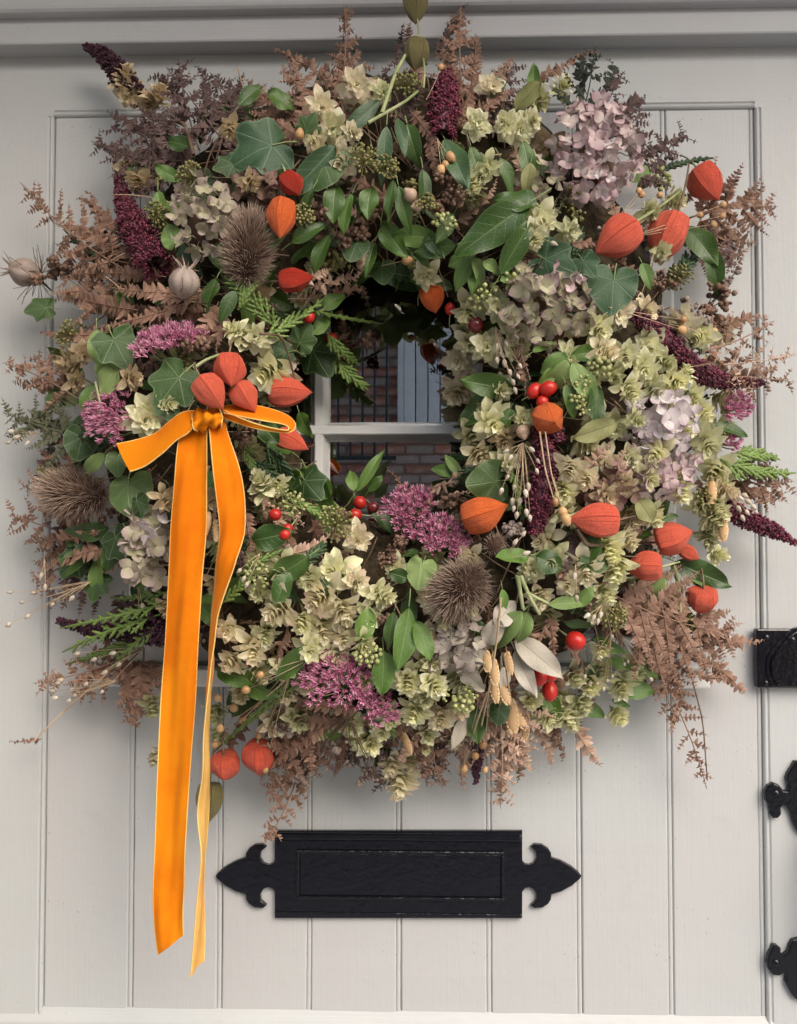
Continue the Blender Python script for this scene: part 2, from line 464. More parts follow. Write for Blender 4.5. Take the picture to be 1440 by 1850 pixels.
M_BERG = m_simple('ivy_berry_green', (0.22, 0.26, 0.09), (0.44, 0.44, 0.20), 0.55, 0.3, 40, 0.0, 'rnd')
M_BERO = m_simple('ivy_flower_olive', (0.11, 0.11, 0.04), (0.28, 0.26, 0.10), 0.6, 0.3, 40, 0.0, 'rnd')
M_BERB = m_simple('seed_head_brown', (0.075, 0.040, 0.026), (0.23, 0.14, 0.095), 0.6, 0.35, 40, 0.0, 'rnd')
M_BERY = m_simple('seed_head_grey', (0.14, 0.105, 0.09), (0.32, 0.26, 0.22), 0.7, 0.3, 40, 0.0, 'rnd')
M_SEEDW = m_simple('seed_white', (0.42, 0.35, 0.27), (0.64, 0.57, 0.48), 0.6, 0.3, 60, 0.1, 'rnd')
M_FLAX = m_simple('flax_pod', (0.36, 0.20, 0.085), (0.55, 0.35, 0.17), 0.45, 0.4, 60, 0.0, 'rnd')
M_QUAKE = m_simple('quaking_grass', (0.45, 0.27, 0.12), (0.68, 0.48, 0.27), 0.5, 0.35, 60, 0.15, 'len')
M_ACORN = m_simple('acorn_tan', (0.32, 0.21, 0.14), (0.46, 0.34, 0.25), 0.45, 0.4)

def m_velvet(name, base, pile=True):
    t = NT(name)
    n = t.noise(14, 4, rough=.65); g = t.noise(1100, 2); s_ = t.noise(26, 3, stretch=(1, 1, .22))
    dk = tuple(v * f for v, f in zip(base, (0.86, 0.62, 0.5)))
    c = t.mix(t.step(t.math('ADD', t.math('MULTIPLY', n, .55), t.math('MULTIPLY', s_, .45)), 0.40, 0.66), dk, base)  # lighter and darker bands paint highlights of brushed pile into the colour
    c = t.mix(t.math('MULTIPLY', t.step(g, .4, .7), 0.3), c, dk)
    t.bump(t.math('ADD', t.math('MULTIPLY', g, .5), t.math('MULTIPLY', s_, 2.0)), 0.35, 0.0008)
    t.b.inputs['Sheen Roughness'].default_value = 0.35
    t.b.inputs['Sheen Tint'].default_value = (1, 0.66, 0.22, 1)
    return t.fin(c, 0.85, 0.08, 0.0, 0.45 if pile else 0.0)
M_VELV = m_velvet('velvet_orange', (0.70, 0.225, 0.006))
M_VBACK = m_velvet('ribbon_back_pale', (0.60, 0.37, 0.11), False)
M_VEDGE = m_velvet('ribbon_edge_yellow', (0.78, 0.56, 0.20), False)

def m_glass():
    t = NT('window_glass')
    tr = t.n('ShaderNodeBsdfTransparent'); tr.inputs[0].default_value = (0.9, 0.92, 0.92, 1)
    gl = t.n('ShaderNodeBsdfGlossy'); gl.inputs['Roughness'].default_value = 0.0; gl.inputs[0].default_value = (1, 1, 1, 1)
    b = t.n('ShaderNodeBump'); b.inputs['Strength'].default_value = 0.02; b.inputs['Distance'].default_value = 0.002
    t.t.links.new(t.noise(9, 1), b.inputs['Height']); t.t.links.new(b.outputs[0], gl.inputs['Normal'])
    fr = t.n('ShaderNodeFresnel'); fr.inputs[0].default_value = 5.2
    mx = t.n('ShaderNodeMixShader')
    t.t.links.new(fr.outputs[0], mx.inputs[0])
    t.t.links.new(tr.outputs[0], mx.inputs[1]); t.t.links.new(gl.outputs[0], mx.inputs[2]); t.t.links.new(mx.outputs[0], t.out.inputs[0])
    return t.m
M_GLASS = m_glass()
M_DARK = m_simple('unlit_interior', (0.012, 0.012, 0.016), (0.02, 0.02, 0.026), 0.9, 0.1)
M_PAVE = m_simple('paving_grey', (0.30, 0.29, 0.27), (0.38, 0.37, 0.35), 0.85, 0.2, 6)
M_BRICK = m_simple('brick_red', (0.48, 0.19, 0.13), (0.66, 0.38, 0.29), 0.85, 0.2, 14)
M_MORT = m_simple('mortar', (0.40, 0.30, 0.25), (0.46, 0.37, 0.31), 0.9, 0.1)
M_CLAD = m_simple('cladding_grey', (0.70, 0.68, 0.64), (0.76, 0.74, 0.70), 0.6, 0.3, 8)

# ================================================================== setting
pav = Geo(); pav.add([(-9, -9, 0), (9, -9, 0), (9, 1.5, 0), (-9, 1.5, 0)], [[0, 1, 2, 3]])
tag(gobj('pavement', pav, M_PAVE), kind='structure')

# ------------------------------------------------------------------ door leaf
def X(px, py=1750, d=0.0): return at(px, py, d)[0]
def Z(py, px=720, d=0.0): return at(px, py, d)[2]

door = link('front_door', None, None, (0, 0.02, 0.02))
tag(door, 'pale grey painted boarded front door with small-paned window and black ironwork', 'door')
XL, XR = X(79), X(1383)
ZT, ZB = Z(205), Z(1826)
NP = 8
PW = (XR - XL) / NP
WX0, WX1 = XL + PW, XL + PW * 7            # window opening: plank joints 1..7
WZ1, WZ0 = Z(395), Z(1188)

def plank_profile(w):
    """board with a bead along its right edge and eased left edge (x, y)"""
    g = 0.0001; b = 0.0042; e = 0.0016
    pr = [(g, 0.018), (g, 0.0020), (g + e * 0.4, 0.0008), (g + e, 0.0)]
    xe = w - g - b
    pr += [(xe - 0.0016, 0.0), (xe - 0.0005, 0.0006), (xe, 0.0014)]
    for k in range(7):
        a = math.pi * k / 6
        pr.append((xe + b / 2 - b / 2 * math.cos(a), 0.0014 - 0.0013 * math.sin(a)))
    pr += [(w - g, 0.0019), (w - g, 0.018)]
    return np.array(pr)

def plank(x0, z0, z1, seed):
    rs = np.random.RandomState(seed)
    pr = plank_profile(PW)
    m = 40
    zz = np.linspace(z0, z1, m)
    wob = np.cumsum(rs.randn(m)) * 0.00009
    wob -= np.linspace(wob[0], wob[-1], m)
    cup = rs.uniform(-0.0004, 0.0004)
    V = np.zeros((m, len(pr), 3))
    V[:, :, 0] = x0 + pr[None, :, 0] + wob[:, None] * 0.6
    V[:, :, 1] = pr[None, :, 1] + cup * (1 - ((pr[None, :, 0] / PW) * 2 - 1) ** 2) + wob[:, None]
    V[:, :, 2] = zz[:, None]
    G = Geo()
    G.add(V.reshape(-1, 3), grid_faces(m, len(pr))[:, ::-1])
    o = gobj('plank', G, M_PLANK, door)
    for p in o.data.polygons: p.use_smooth = False
for i in range(NP):
    x0 = XL + i * PW
    if 1 <= i <= 6:
        plank(x0, WZ1, ZT + 0.012, 20 + i); plank(x0, ZB - 0.012, WZ0, 40 + i)
    else:
        plank(x0, ZB - 0.012, ZT + 0.012, 60 + i)

SF = -0.0030                                # stiles stand a little proud of the boards
def moulded(name, outer, inner, horizontal, lo, hi, mat):
    """stile or rail: profile from the outer edge to the bead beside the panel"""
    s = 1 if inner > outer else -1
    pr = [(outer, 0.02), (outer, SF), (inner - s * 0.0065, SF), (inner - s * 0.0050, SF + 0.0014)]
    for k in range(7):
        a = math.pi * k / 6
        pr.append((inner - s * (0.0046 - 0.0044 * k / 6), SF + 0.0014 - 0.0018 * math.sin(a)))
    pr += [(inner, SF + 0.004), (inner, 0.02)]
    pr = np.array(pr)
    m = 30
    q = np.linspace(lo, hi, m)
    V = np.zeros((m, len(pr), 3))
    if horizontal:
        V[:, :, 2] = pr[None, :, 0]; V[:, :, 0] = q[:, None]
    else:
        V[:, :, 0] = pr[None, :, 0]; V[:, :, 2] = q[:, None]
    V[:, :, 1] = pr[None, :, 1]
    G = Geo(); F = grid_faces(m, len(pr))
    G.add(V.reshape(-1, 3), F if (s > 0) == horizontal else F[:, ::-1])
    o = gobj(name, G, mat, door)
    for p in o.data.polygons: p.use_smooth = False
DL, DR = XL - 0.088, XR + 0.085
DTOP = Z(97)
moulded('stile', DL, XL, False, 0.03, ZT, M_PLANK)
moulded('stile', DR, XR, False, 0.03, ZT, M_PLANK)
bbox('stile_head', DL, XL, SF, 0.02, ZT, DTOP + .02, M_RAIL, door, 0.0)
bbox('stile_head', XR, DR, SF, 0.02, ZT, DTOP + .02, M_RAIL, door, 0.0)
moulded('top_rail', DTOP + 0.02, ZT, True, XL, XR, M_RAIL)
# bottom rail: weathered ledge whose sloped top catches the sky
zb = ZB
prism_pts = [(0.02, zb - 0.16), (-0.0065, zb - 0.16), (-0.0065, zb - 0.014), (-0.006, zb - 0.012), (0.0005, zb - 0.0005), (0.02, zb)]
G = Geo(); m = 24
q = np.linspace(DL - 0.002, DR + 0.002, m); V = np.zeros((m, 6, 3))
V[:, :, 0] = q[:, None]; V[:, :, 1] = np.array(prism_pts)[None, :, 0]; V[:, :, 2] = np.array(prism_pts)[None, :, 1]
V[:, 2:5, 1] -= (RS.rand(m, 1) * 0.0005)
G.add(V.reshape(-1, 3), grid_faces(m, 6))
o = gobj('bottom_rail', G, M_RAIL, door)
for p in o.data.polygons: p.use_smooth = False

# window: casing, muntins with chamfers, panes, sill
win = link('window', None, door, ((WX0 + WX1) / 2, 0.01, (WZ0 + WZ1) / 2))
fw = 0.018
bbox('frame', WX0 - 0.006, WX0 + fw, -0.007, 0.022, WZ0, WZ1, M_WIN, win, 0.003)
bbox('frame', WX1 - fw, WX1 + 0.006, -0.007, 0.022, WZ0, WZ1, M_WIN, win, 0.003)
bbox('frame', WX0 - 0.006, WX1 + 0.006, -0.0075, 0.022, WZ1 - fw, WZ1 + 0.006, M_WIN, win, 0.003)
bbox('frame', WX0 - 0.006, WX1 + 0.006, -0.0075, 0.022, WZ0 - 0.004, WZ0 + fw, M_WIN, win, 0.003)
GY = 0.012                                  # glass plane
def muntin(c, lo, hi, vertical, hw=0.0098):
    pr = np.array([(-hw, GY + 0.002), (-hw, GY - 0.0012), (-hw * 0.86, GY - 0.0024), (-0.0045, -0.0052), (-0.0034, -0.0062), (0.0034, -0.0062), (0.0045, -0.0052), (hw * 0.86, GY - 0.0024), (hw, GY - 0.0012), (hw, GY + 0.002)])
    m = 40; q = np.linspace(lo, hi, m); V = np.zeros((m, len(pr), 3))
    jit = (RS.rand(m, 1) - 0.5) * 0.0006
    V[:, :, 0 if vertical else 2] = c + pr[None, :, 0] + jit * np.sign(pr[None, :, 0])
    V[:, :, 2 if vertical else 0] = q[:, None]
    V[:, :, 1] = pr[None, :, 1] + (0.0004 if vertical else 0)
    G = Geo(); F = grid_faces(m, len(pr)); G.add(V.reshape(-1, 3), F if not vertical else F[:, ::-1])
    o = gobj('muntin', G, M_WIN, win)
    for p in o.data.polygons: p.use_smooth = False
mx1 = X(577, 780); mx2 = WX0 + WX1 - mx1
mz = Z(778)
muntin(mx1, WZ0 + fw, WZ1 - fw, True); muntin(mx2, WZ0 + fw, WZ1 - fw, True); muntin(mz, WX0 + fw, WX1 - fw, False)
xs = [WX0 + fw, mx1, mx2, WX1 - fw]; zs = [WZ0 + fw, mz, WZ1 - fw]
for a in range(3):
    for b in range(2):
        G = Geo(); e = 0.004; y = GY
        x0, x1, z0, z1 = xs[a] - e, xs[a + 1] + e, zs[b] - e, zs[b + 1] + e
        G.add([(x0, y, z0), (x1, y, z0), (x1, y, z1), (x0, y, z1)], [[0, 1, 2, 3]])
        gobj('pane', G, M_GLASS, win)
bbox('sill', X(186, 1215, .02), X(1279, 1215, .02), -0.030, 0.018, Z(1243, d=.03), Z(1210, d=.03), M_WIN, win, 0.0025)

# the unlit hall behind the panes
G = Geo(); x0, x1, z0, z1 = WX0 - .15, WX1 + .15, WZ0 - .15, WZ1 + .12; y0, y1 = 0.03, 0.9
c8 = [(x, y, z) for y in (y0, y1) for z in (z0, z1) for x in (x0, x1)]
G.add(c8, [[4, 5, 7, 6], [0, 1, 5, 4], [2, 6, 7, 3], [0, 4, 6, 2], [1, 3, 7, 5]])
tag(gobj('dark_hall', G, M_DARK), kind='structure')

# ironwork
lp = link('letter_plate', None, door, at(720, 1580, 0))
lp['label'] = 'black cast iron letter plate with arrow-shaped scroll ends'
Q = lambda px, py, d=0.006: (at(px, py, d)[0], at(px, py, d)[2])
bl, br_, bt, bb = 496, 944, 1502, 1660
half = [(0, 28), (5, 22), (12, 20), (20, 23), (26, 32), (25, 44), (19, 50), (15, 53), (22, 58), (36, 57), (47, 50), (52, 42), (53, 33), (70, 28), (90, 17), (104, 5), (107, 0)]
ax = 1584
left = [(bl - u, ax - v) for u, v in half] + [(bl - u, ax + v) for u, v in half[-2::-1]]
right = [(br_ + u, ax - v) for u, v in half] + [(br_ + u, ax + v) for u, v in half[-2::-1]]
# plate = body outline + both ends as one casting
outl = [(bl, bb), (bl, ax + 28)] + [(x, y) for x, y in left[::-1]][1:-1] + [(bl, ax - 28), (bl, bt), (br_, bt), (br_, ax - 28)] + right[1:-1] + [(br_, ax + 28), (br_, bb)]
def smooth_out(pts, n=1):
    return pts
plate = prism('plate', [Q(*p) for p in outl], 0.0002, -0.0055, M_IRON, lp, 0.0013, 3)
a0, a1 = Q(bl + 1, bt + 1), Q(br_ - 1, bb - 1)
rim = 0.006
bbox('rim', a0[0], a1[0], -0.0085, -0.004, a0[1] - 0.0075, a0[1], M_IRON, lp, 0.0021, 3)
bbox('rim', a0[0], a1[0], -0.0068, -0.004, a1[1], a1[1] + 0.004, M_IRON, lp, 0.0011)
f0, f1 = Q(541, 1542, .008), Q(906, 1623, .008)
bw_ = 0.0032
for n_, (xa_, xb_, za_, zb_) in enumerate([(f0[0] - bw_, f1[0] + bw_, f0[1], f0[1] + bw_), (f0[0] - bw_, f1[0] + bw_, f1[1] - bw_, f1[1]), (f0[0] - bw_, f0[0], f1[1] + .0001, f0[1] - .0001), (f1[0], f1[0] + bw_, f1[1] + .0001, f0[1] - .0001)]):
    bbox('flap_frame', xa_, xb_, -0.0082, -0.004, za_, zb_, M_IRON, lp, 0.0011)
bbox('flap', f0[0] + .0004, f1[0] - .0004, -0.0060, -0.004, f1[1] + .0005, f0[1] - .0005, M_IRON, lp, 0.0006)

lk = link('lock_cover', None, door, at(1430, 1190, 0))
lk['label'] = 'black iron lock cover with raised swing plate'
a0, a1 = Q(1366, 1136, .012), Q(1500, 1243, .012)
bbox('back_plate', a0[0], a1[0], -0.013, -0.0031, a1[1], a0[1], M_IRON, lk, 0.0016)
def drop(k, y1, name, bev):
    P = []
    c = (1442, 1204)
    for i in range(44):
        t = 2 * math.pi * i / 44
        x, y = math.sin(t), -math.cos(t)
        r = 52 * k
        yy = c[1] + y * r; xx = c[0] + x * r
        if y < -0.35:
            kk = (-y - 0.35) / 0.65
            xx = c[0] + x * r * (1 - 0.45 * kk); yy -= 14 * kk
        P.append(Q(xx, min(yy, 1241), .016))
    return prism(name, P, -0.0128, y1, M_IRON, lk, bev, 2)
drop(1.1, -0.0145, 'raised_rim', 0.0008); drop(0.95, -0.0165, 'swing_plate', 0.0012)
def dome(px, py, r, d, name, parent):
    nu, nv = 7, 16; u = np.linspace(0, 1, nu); G = Geo()
    ph = np.arange(nv) * 2 * math.pi / nv; c = at(px, py, d); rr = r * mpp(d)
    rad = np.sin(u * math.pi / 2)[::-1] * rr + 1e-5; h = np.cos(u * math.pi / 2)[::-1] * rr * 0.6
    V = np.zeros((nu, nv, 3)); V[:, :, 0] = c[0] + rad[:, None] * np.cos(ph); V[:, :, 2] = c[2] + rad[:, None] * np.sin(ph); V[:, :, 1] = c[1] - h[:, None]
    G.add(V.reshape(-1, 3), grid_faces(nu, nv, True)); return gobj(name, G, M_IRON, parent)
dome(1385, 1152, 6, .013, 'rivet', lk); dome(1384, 1234, 5, .013, 'rivet', lk); dome(1432, 1156, 6, .0165, 'rivet', lk)

ph_ = link('pull_handle', None, door, at(1480, 1590, 0))
ph_['label'] = 'black iron pull handle with scrolled end plates'
up = [(1435, 1374), (1428, 1386), (1421, 1397), (1419, 1406), (1424, 1418), (1421, 1428), (1414, 1427), (1406, 1417), (1396, 1413), (1386, 1418), (1380, 1429), (1382, 1445), (1389, 1456), (1393, 1464), (1391, 1471), (1396, 1477), (1404, 1477), (1410, 1470), (1409, 1458), (1414, 1453), (1421, 1456), (1427, 1468), (1432, 1486), (1441, 1503)]
CXH = 1487
upo = up + [(2 * CXH - x, y) for x, y in up[::-1]]
prism('end_plate', [Q(*p) for p in upo], SF - .0002, SF - 0.006, M_IRON, ph_, 0.0016, 3)
lo = [(1446, 1693), (1430, 1697), (1425, 1706), (1422, 1718), (1414, 1724), (1409, 1719), (1409, 1711), (1403, 1706), (1396, 1705), (1392, 1713), (1386, 1724), (1384, 1738), (1387, 1750), (1396, 1760), (1407, 1761), (1417, 1754), (1419, 1762), (1417, 1772), (1423, 1784), (1430, 1796), (1436, 1803), (1446, 1806)]
loo = lo + [(2 * CXH - x, y) for x, y in lo[::-1]]
prism('end_plate', [Q(*p) for p in loo], SF - .0002, SF - 0.006, M_IRON, ph_, 0.0016, 3)
for px, py in ((1402, 1434), (1402, 1740)): dome(px, py, 7, .0088, 'rivet', ph_)
G = Geo(); zz = np.linspace(0, 1, 24)
p0, p1 = at(CXH, 1470, .008), at(CXH, 1725, .008)
P = p0 + (p1 - p0) * zz[:, None]; P[:, 1] -= 0.035 * np.sin(math.pi * zz) ** 0.6
G.tube(P, 0.008, 10); gobj('grip', G, M_IRON, ph_)

# ------------------------------------------------------------------ door frame head (structure)
frm = link('door_frame', None, None, (0, -0.02, DTOP)); tag(frm, kind='structure')
ZH = Z(70, d=0.027)
bbox('head', DL - 0.25, DR + 0.25, -0.027, 0.06, ZH, ZH + 0.14, M_FRAME, frm, 0.0022)
zc_ = Z(14, d=0.036)
bbox('head_cap', DL - 0.27, DR + 0.27, -0.040, 0.05, zc_, zc_ + 0.05, M_FRAME, frm, 0.006, 3)
bbox('jamb', DL - 0.1395, DL - 0.003, -0.027, 0.06, 0.0, ZH - 0.0005, M_FRAME, frm, 0.0022)
bbox('jamb', DR + 0.003, DR + 0.12, -0.027, 0.06, 0.0, ZH - 0.0005, M_FRAME, frm, 0.0022)
bbox('added_side_blocker', DL - 0.26, DL - 0.14, -0.75, 0.05, 0.0, zc_ + .31, M_PAVE, frm, 0.004)  # unseen side wall, added to shade the door's left
bbox('added_top_blocker', DL - 0.5, DR + 0.5, -0.56, 0.05, zc_ + 0.32, zc_ + 0.38, M_FRAME, frm, 0.004)  # unseen slab overhead, added to shade the top of the door

# ------------------------------------------------------------------ across the street: what the panes mirror
DM = 6.0
def mir(px, py): p = at(px, py, -(DM + 2 * GY)); return p[0], p[2]
bw = link('brick_wall', None, None, (0, -DM - .1, 0)); tag(bw, 'red brick wall across the street mirrored in the window panes', 'wall')
bbox('mortar', -3, 3, -DM - 0.2, -DM - 0.006, 0, 4.2, M_MORT, bw, 0.0)
xa, za = mir(545, 905); xb, zb2 = mir(835, 540)
L_, H_ = 0.225, 0.075
T8 = np.array([(x, y, z) for y in (0, 1) for z in (0, 1) for x in (0, 1)], float)
TF = np.array([[0, 2, 3, 1], [0, 1, 5, 4], [2, 6, 7, 3], [0, 4, 6, 2], [1, 3, 7, 5]])
bm_ = bpy.data.meshes.new('brick'); 
g1 = Geo(); g1.add((T8 - .5) * np.array([0.213, 0.014, 0.064]), TF[:, ::-1]); bme, _ = g1.mesh('brick', M_BRICK, False)
gall = Geo(); ms, ls = [], []
for r in range(55):
    for c in range(-14, 14):
        x = c * L_ + (r % 2) * L_ / 2; z = 0.04 + r * H_
        if xa < x < xb and za < z < zb2:
            link('brick', bme, bw, (x, -DM + random.uniform(-.001, .003), z))
        else: ls.append((x, -DM, z))
gall.inst((np.asarray(g1.V[0]), TF[:, ::-1], np.zeros((8, 3))), np.tile(np.eye(3), (len(ls), 1, 1)), np.array(ls), RS.rand(len(ls)))
tag(gobj('far_bricks', gall, M_BRICK, bw), kind='stuff')
cx0, cz0 = mir(722, 792)
cl = link('clad_bay', None, None, (cx0 + 1, -DM, cz0)); tag(cl, 'blue grey boarded bay mirrored in the upper window pane', 'cladding')
bbox('post', cx0 - 0.01, cx0 + 0.035, -DM - .1, -DM + 0.13, cz0, 4.3, M_CLAD, cl, 0.004)
for i in range(14):
    bbox('board', cx0 + 0.037 + i * .092, cx0 + .037 + i * .092 + .084, -DM - .1, -DM + 0.11, cz0, 4.3, M_CLAD, cl, 0.004)
rl = link('iron_railing', None, None, (cx0 - .6, -DM + .15, cz0)); tag(rl, 'black iron bars in front of the mirrored brick wall', 'railing')
for i in range(1, 15):
    bbox('bar', cx0 - i * .092 - .008, cx0 - i * .092 + .008, -DM + .14, -DM + .156, cz0 - .15, 3.6, M_IRON, rl, 0.0)
bbox('bottom_bar', cx0 - 1.4, cx0 - .02, -DM + .135, -DM + .16, cz0 - .18, cz0 - .15, M_IRON, rl, 0.0)

# ================================================================== plant builders
def wdep(px, py):
    """how far the wreath's surface stands off the door at a photo pixel"""
    dx, dy = px - 700.0, py - 715.0
    r = math.hypot(dx, dy) + 1e-6
    c, s = dx / r, dy / r
    ri = 1 / math.sqrt((c / 135) ** 2 + (s / 190) ** 2)
    ro = 1 / math.sqrt((c / 590) ** 2 + (s / 650) ** 2)
    q = (r - ri) / (ro - ri)
    if q < 0: return 0.03
    if q > 1: return max(0.03, 0.05 - 0.05 * (q - 1))
    return 0.048 + 0.098 * max(0.0, 1 - (2 * q - 1) ** 2) ** 0.6

wreath = link('autumn_wreath', None, None, at(705, 740, 0.05))
tag(wreath, 'large dried autumn wreath of hops, lanterns, ferns and ivy hung on the grey door', 'wreath')

def rot_about(v, ax, a):
    ax = ax / np.linalg.norm(ax)
    return v * math.cos(a) + np.cross(ax, v) * math.sin(a) + ax * np.dot(ax, v) * (1 - math.cos(a))

# ---- templates -----------------------------------------------------
def petal(nu=6, nv=5, wide=0.6, cup=0.35, curl=0.2, point=0.7, seed=0, crink=0.0):
    rs = np.random.RandomState(seed)
    u = np.linspace(0, 1, nu)[:, None] * np.ones((1, nv)); v = np.linspace(-1, 1, nv)[None, :] * np.ones((nu, 1))
    hw = wide / 2 * np.maximum(np.sin(math.pi * np.minimum(1, u ** point * 0.985 + 0.008)), 0) ** 0.75 + 0.012
    y = v * hw
    z = -cup * v * v * hw + curl * u ** 2.2 - 0.10 * np.sin(math.pi * u)
    x = u * (1 - 0.12 * abs(curl) * u)
    if crink: z = z + crink * np.sin(6 * v + rs.uniform(0, 6)) * u * np.abs(v) + crink * 0.6 * rs.randn(nu, nv) * u
    V = np.stack([x, y, z], -1).reshape(-1, 3)
    return V, grid_faces(nu, nv), np.stack([u, v, 0 * u], -1).reshape(-1, 3)

def ball(nu=7, nv=9, sx=1.0, point=0.0):
    t = np.linspace(0, math.pi, nu); ph = np.arange(nv) * 2 * math.pi / nv
    x = -np.cos(t) * sx; r = np.sin(t)
    if point: x = x + point * smooth(0.55, 1, t / math.pi) ; r = r * (1 - 0.35 * point * smooth(0.5, 1, t / math.pi))
    V = np.zeros((nu, nv, 3)); V[:, :, 0] = x[:, None]; V[:, :, 1] = r[:, None] * np.cos(ph); V[:, :, 2] = r[:, None] * np.sin(ph)
    lc = np.zeros((nu, nv, 3)); lc[:, :, 0] = (t / math.pi)[:, None]
    return V.reshape(-1, 3), grid_faces(nu, nv, True), lc.reshape(-1, 3)
T_BALL = ball(); T_BALL_S = ball(5, 6); T_DROP = ball(7, 7, 1.3, 0.7)

def spike(n=3, r=0.05, bend=0.0):
    ph = np.arange(n) * 2 * math.pi / n; rows = []
    xs = [0, 0.5, 1.0]; rr = [r, r * 0.62, r * 0.08]
    for x, q in zip(xs, rr):
        rows += [(x, q * math.cos(p), q * math.sin(p) + bend * x * x) for p in ph]
    lc = [(x, 0, 0) for x in xs for _ in ph]
    return np.array(rows), grid_faces(3, n, True), np.array(lc, float)

def any_frames(x, up=None):
    """orthonormal frames (k,3,3) with given x directions"""
    x = nrm(x)
    ref = np.where(np.abs(x[:, 2:3]) < 0.9, np.array([[0, 0, 1.0]]), np.array([[1.0, 0, 0]])) if up is None else np.broadcast_to(up, x.shape)
    y = nrm(np.cross(ref, x)); z = np.cross(x, y)
    return np.stack([x, y, z], -1)

def spin(M, a):
    c, s = np.cos(a)[:, None], np.sin(a)[:, None]
    y = M[:, :, 1] * c + M[:, :, 2] * s; z = M[:, :, 2] * c - M[:, :, 1] * s
    return np.stack([M[:, :, 0], y, z], -1)

# ---- hop cones ------------------------------------------------------
def hop_bracts(n, openk, seed):
    """list of (template index, 3x3 scaled, origin) in unit cone space, axis +x, length 1"""
    rs = np.random.RandomState(seed); out = []
    for i in range(n):
        t = i / (n - 1.0)
        ph = i * 2.399963 + rs.uniform(-.25, .25)
        rad = np.array([0, math.cos(ph), math.sin(ph)]); ax = np.array([1.0, 0, 0])
        op = R(openk * (80 - 68 * t ** 0.75) + rs.uniform(-8, 8))
        d = ax * math.cos(op) + rad * math.sin(op); nn = rad * math.cos(op) - ax * math.sin(op)
        tn = np.cross(nn, d)
        tw = rs.uniform(-.3, .3); tn2 = tn * math.cos(tw) + nn * math.sin(tw); nn2 = np.cross(d, tn2)
        l = (0.53 - 0.22 * t) * rs.uniform(.82, 1.15)
        wv = rs.uniform(.85, 1.15)
        M = np.stack([d * l, tn2 * l * wv, nn2 * l], 1)
        out.append((rs.randint(4), M, ax * (0.0 + 0.50 * t) + rad * (0.06 - .03 * t)))
    return out
def bract(wide, cup, curl, seed, nu=7, nv=6):
    rs = np.random.RandomState(seed)
    u = np.linspace(0, 1, nu)[:, None] * np.ones((1, nv)); v = np.linspace(-1, 1, nv)[None, :] * np.ones((nu, 1))
    hw = np.where(u < .58, np.sin(math.pi / 2 * np.minimum(1, u / .58)) ** .8, np.maximum(0, 1 - ((u - .58) / .43) ** 2.4) ** .5) * wide / 2 + .02
    z = -cup * v * v * hw * 1.2 + curl * u ** 2 - .10 * np.sin(math.pi * u) * (1 - .4 * v * v) + .02 * np.sin(5 * v + seed) * u
    V = np.stack([u * (1 - .05 * v * v), v * hw, z], -1).reshape(-1, 3)
    return V, grid_faces(nu, nv), np.stack([u, v, 0 * u], -1).reshape(-1, 3)
T_BRACT = [bract(.46 + .05 * k, .35, -.02 + .09 * k, k) for k in range(4)]
HOPV = [(hop_bracts(n, k, 100 + i)) for i, (n, k) in enumerate([(34, 1.0), (30, 1.12), (38, 0.92), (28, 1.2), (36, 0.82), (32, 1.05), (40, 1.0)])]
_hopmesh = {}
def hop_mesh(v, mk):
    if (v, mk) not in _hopmesh:
        G = Geo(); rs = np.random.RandomState(v)
        for k in range(4):
            it = [b for b in HOPV[v] if b[0] == k]
            if it: G.inst(T_BRACT[k], np.array([b[1] for b in it]), np.array([b[2] for b in it]), rs.rand(len(it)))
        G.tube([(-.06, 0, 0), (.3, 0, 0), (.75, 0, 0)], [.03, .045, .02])
        _hopmesh[(v, mk)] = G.mesh('hop_cone', HOPM[mk], False)[0]
    return _hopmesh[(v, mk)]
_bractmesh = {}
def bract_mesh(k, mk):
    if (k, mk) not in _bractmesh:
        G = Geo(); V, F, lc = T_BRACT[k]; G.add(V, F, (0.3 + 0.2 * k, 0, 0), lc); _bractmesh[(k, mk)] = G.mesh('bract', HOPM[mk], False)[0]
    return _bractmesh[(k, mk)]
def hop(px, py, size, ang=-90, tilt=0.5, mk='a', dz=0.0, v=None, split=False):
    d = wdep(px, py) + dz
    v = random.randrange(len(HOPV)) if v is None else v
    s = size * mpp(d) * 1.2
    Fm = frame(ang, tilt, random.uniform(0, 6.28)) * s
    loc = at(px, py, d) - Fm[:, 0] * 0.42
    if not split:
        return link('hop_cone', hop_mesh(v, mk), wreath, loc, Fm)
    G = Geo(); G.tube([(-.06, 0, 0), (.3, 0, 0), (.75, 0, 0)], [.03, .045, .02])
    o = link('hop_cone', G.mesh('hop_cone', HOPM[mk], False)[0], wreath, loc, Fm)
    for k, M, q in HOPV[v]:
        link('bract', bract_mesh(k, mk), o, loc + Fm @ q, Fm @ M)
    return o

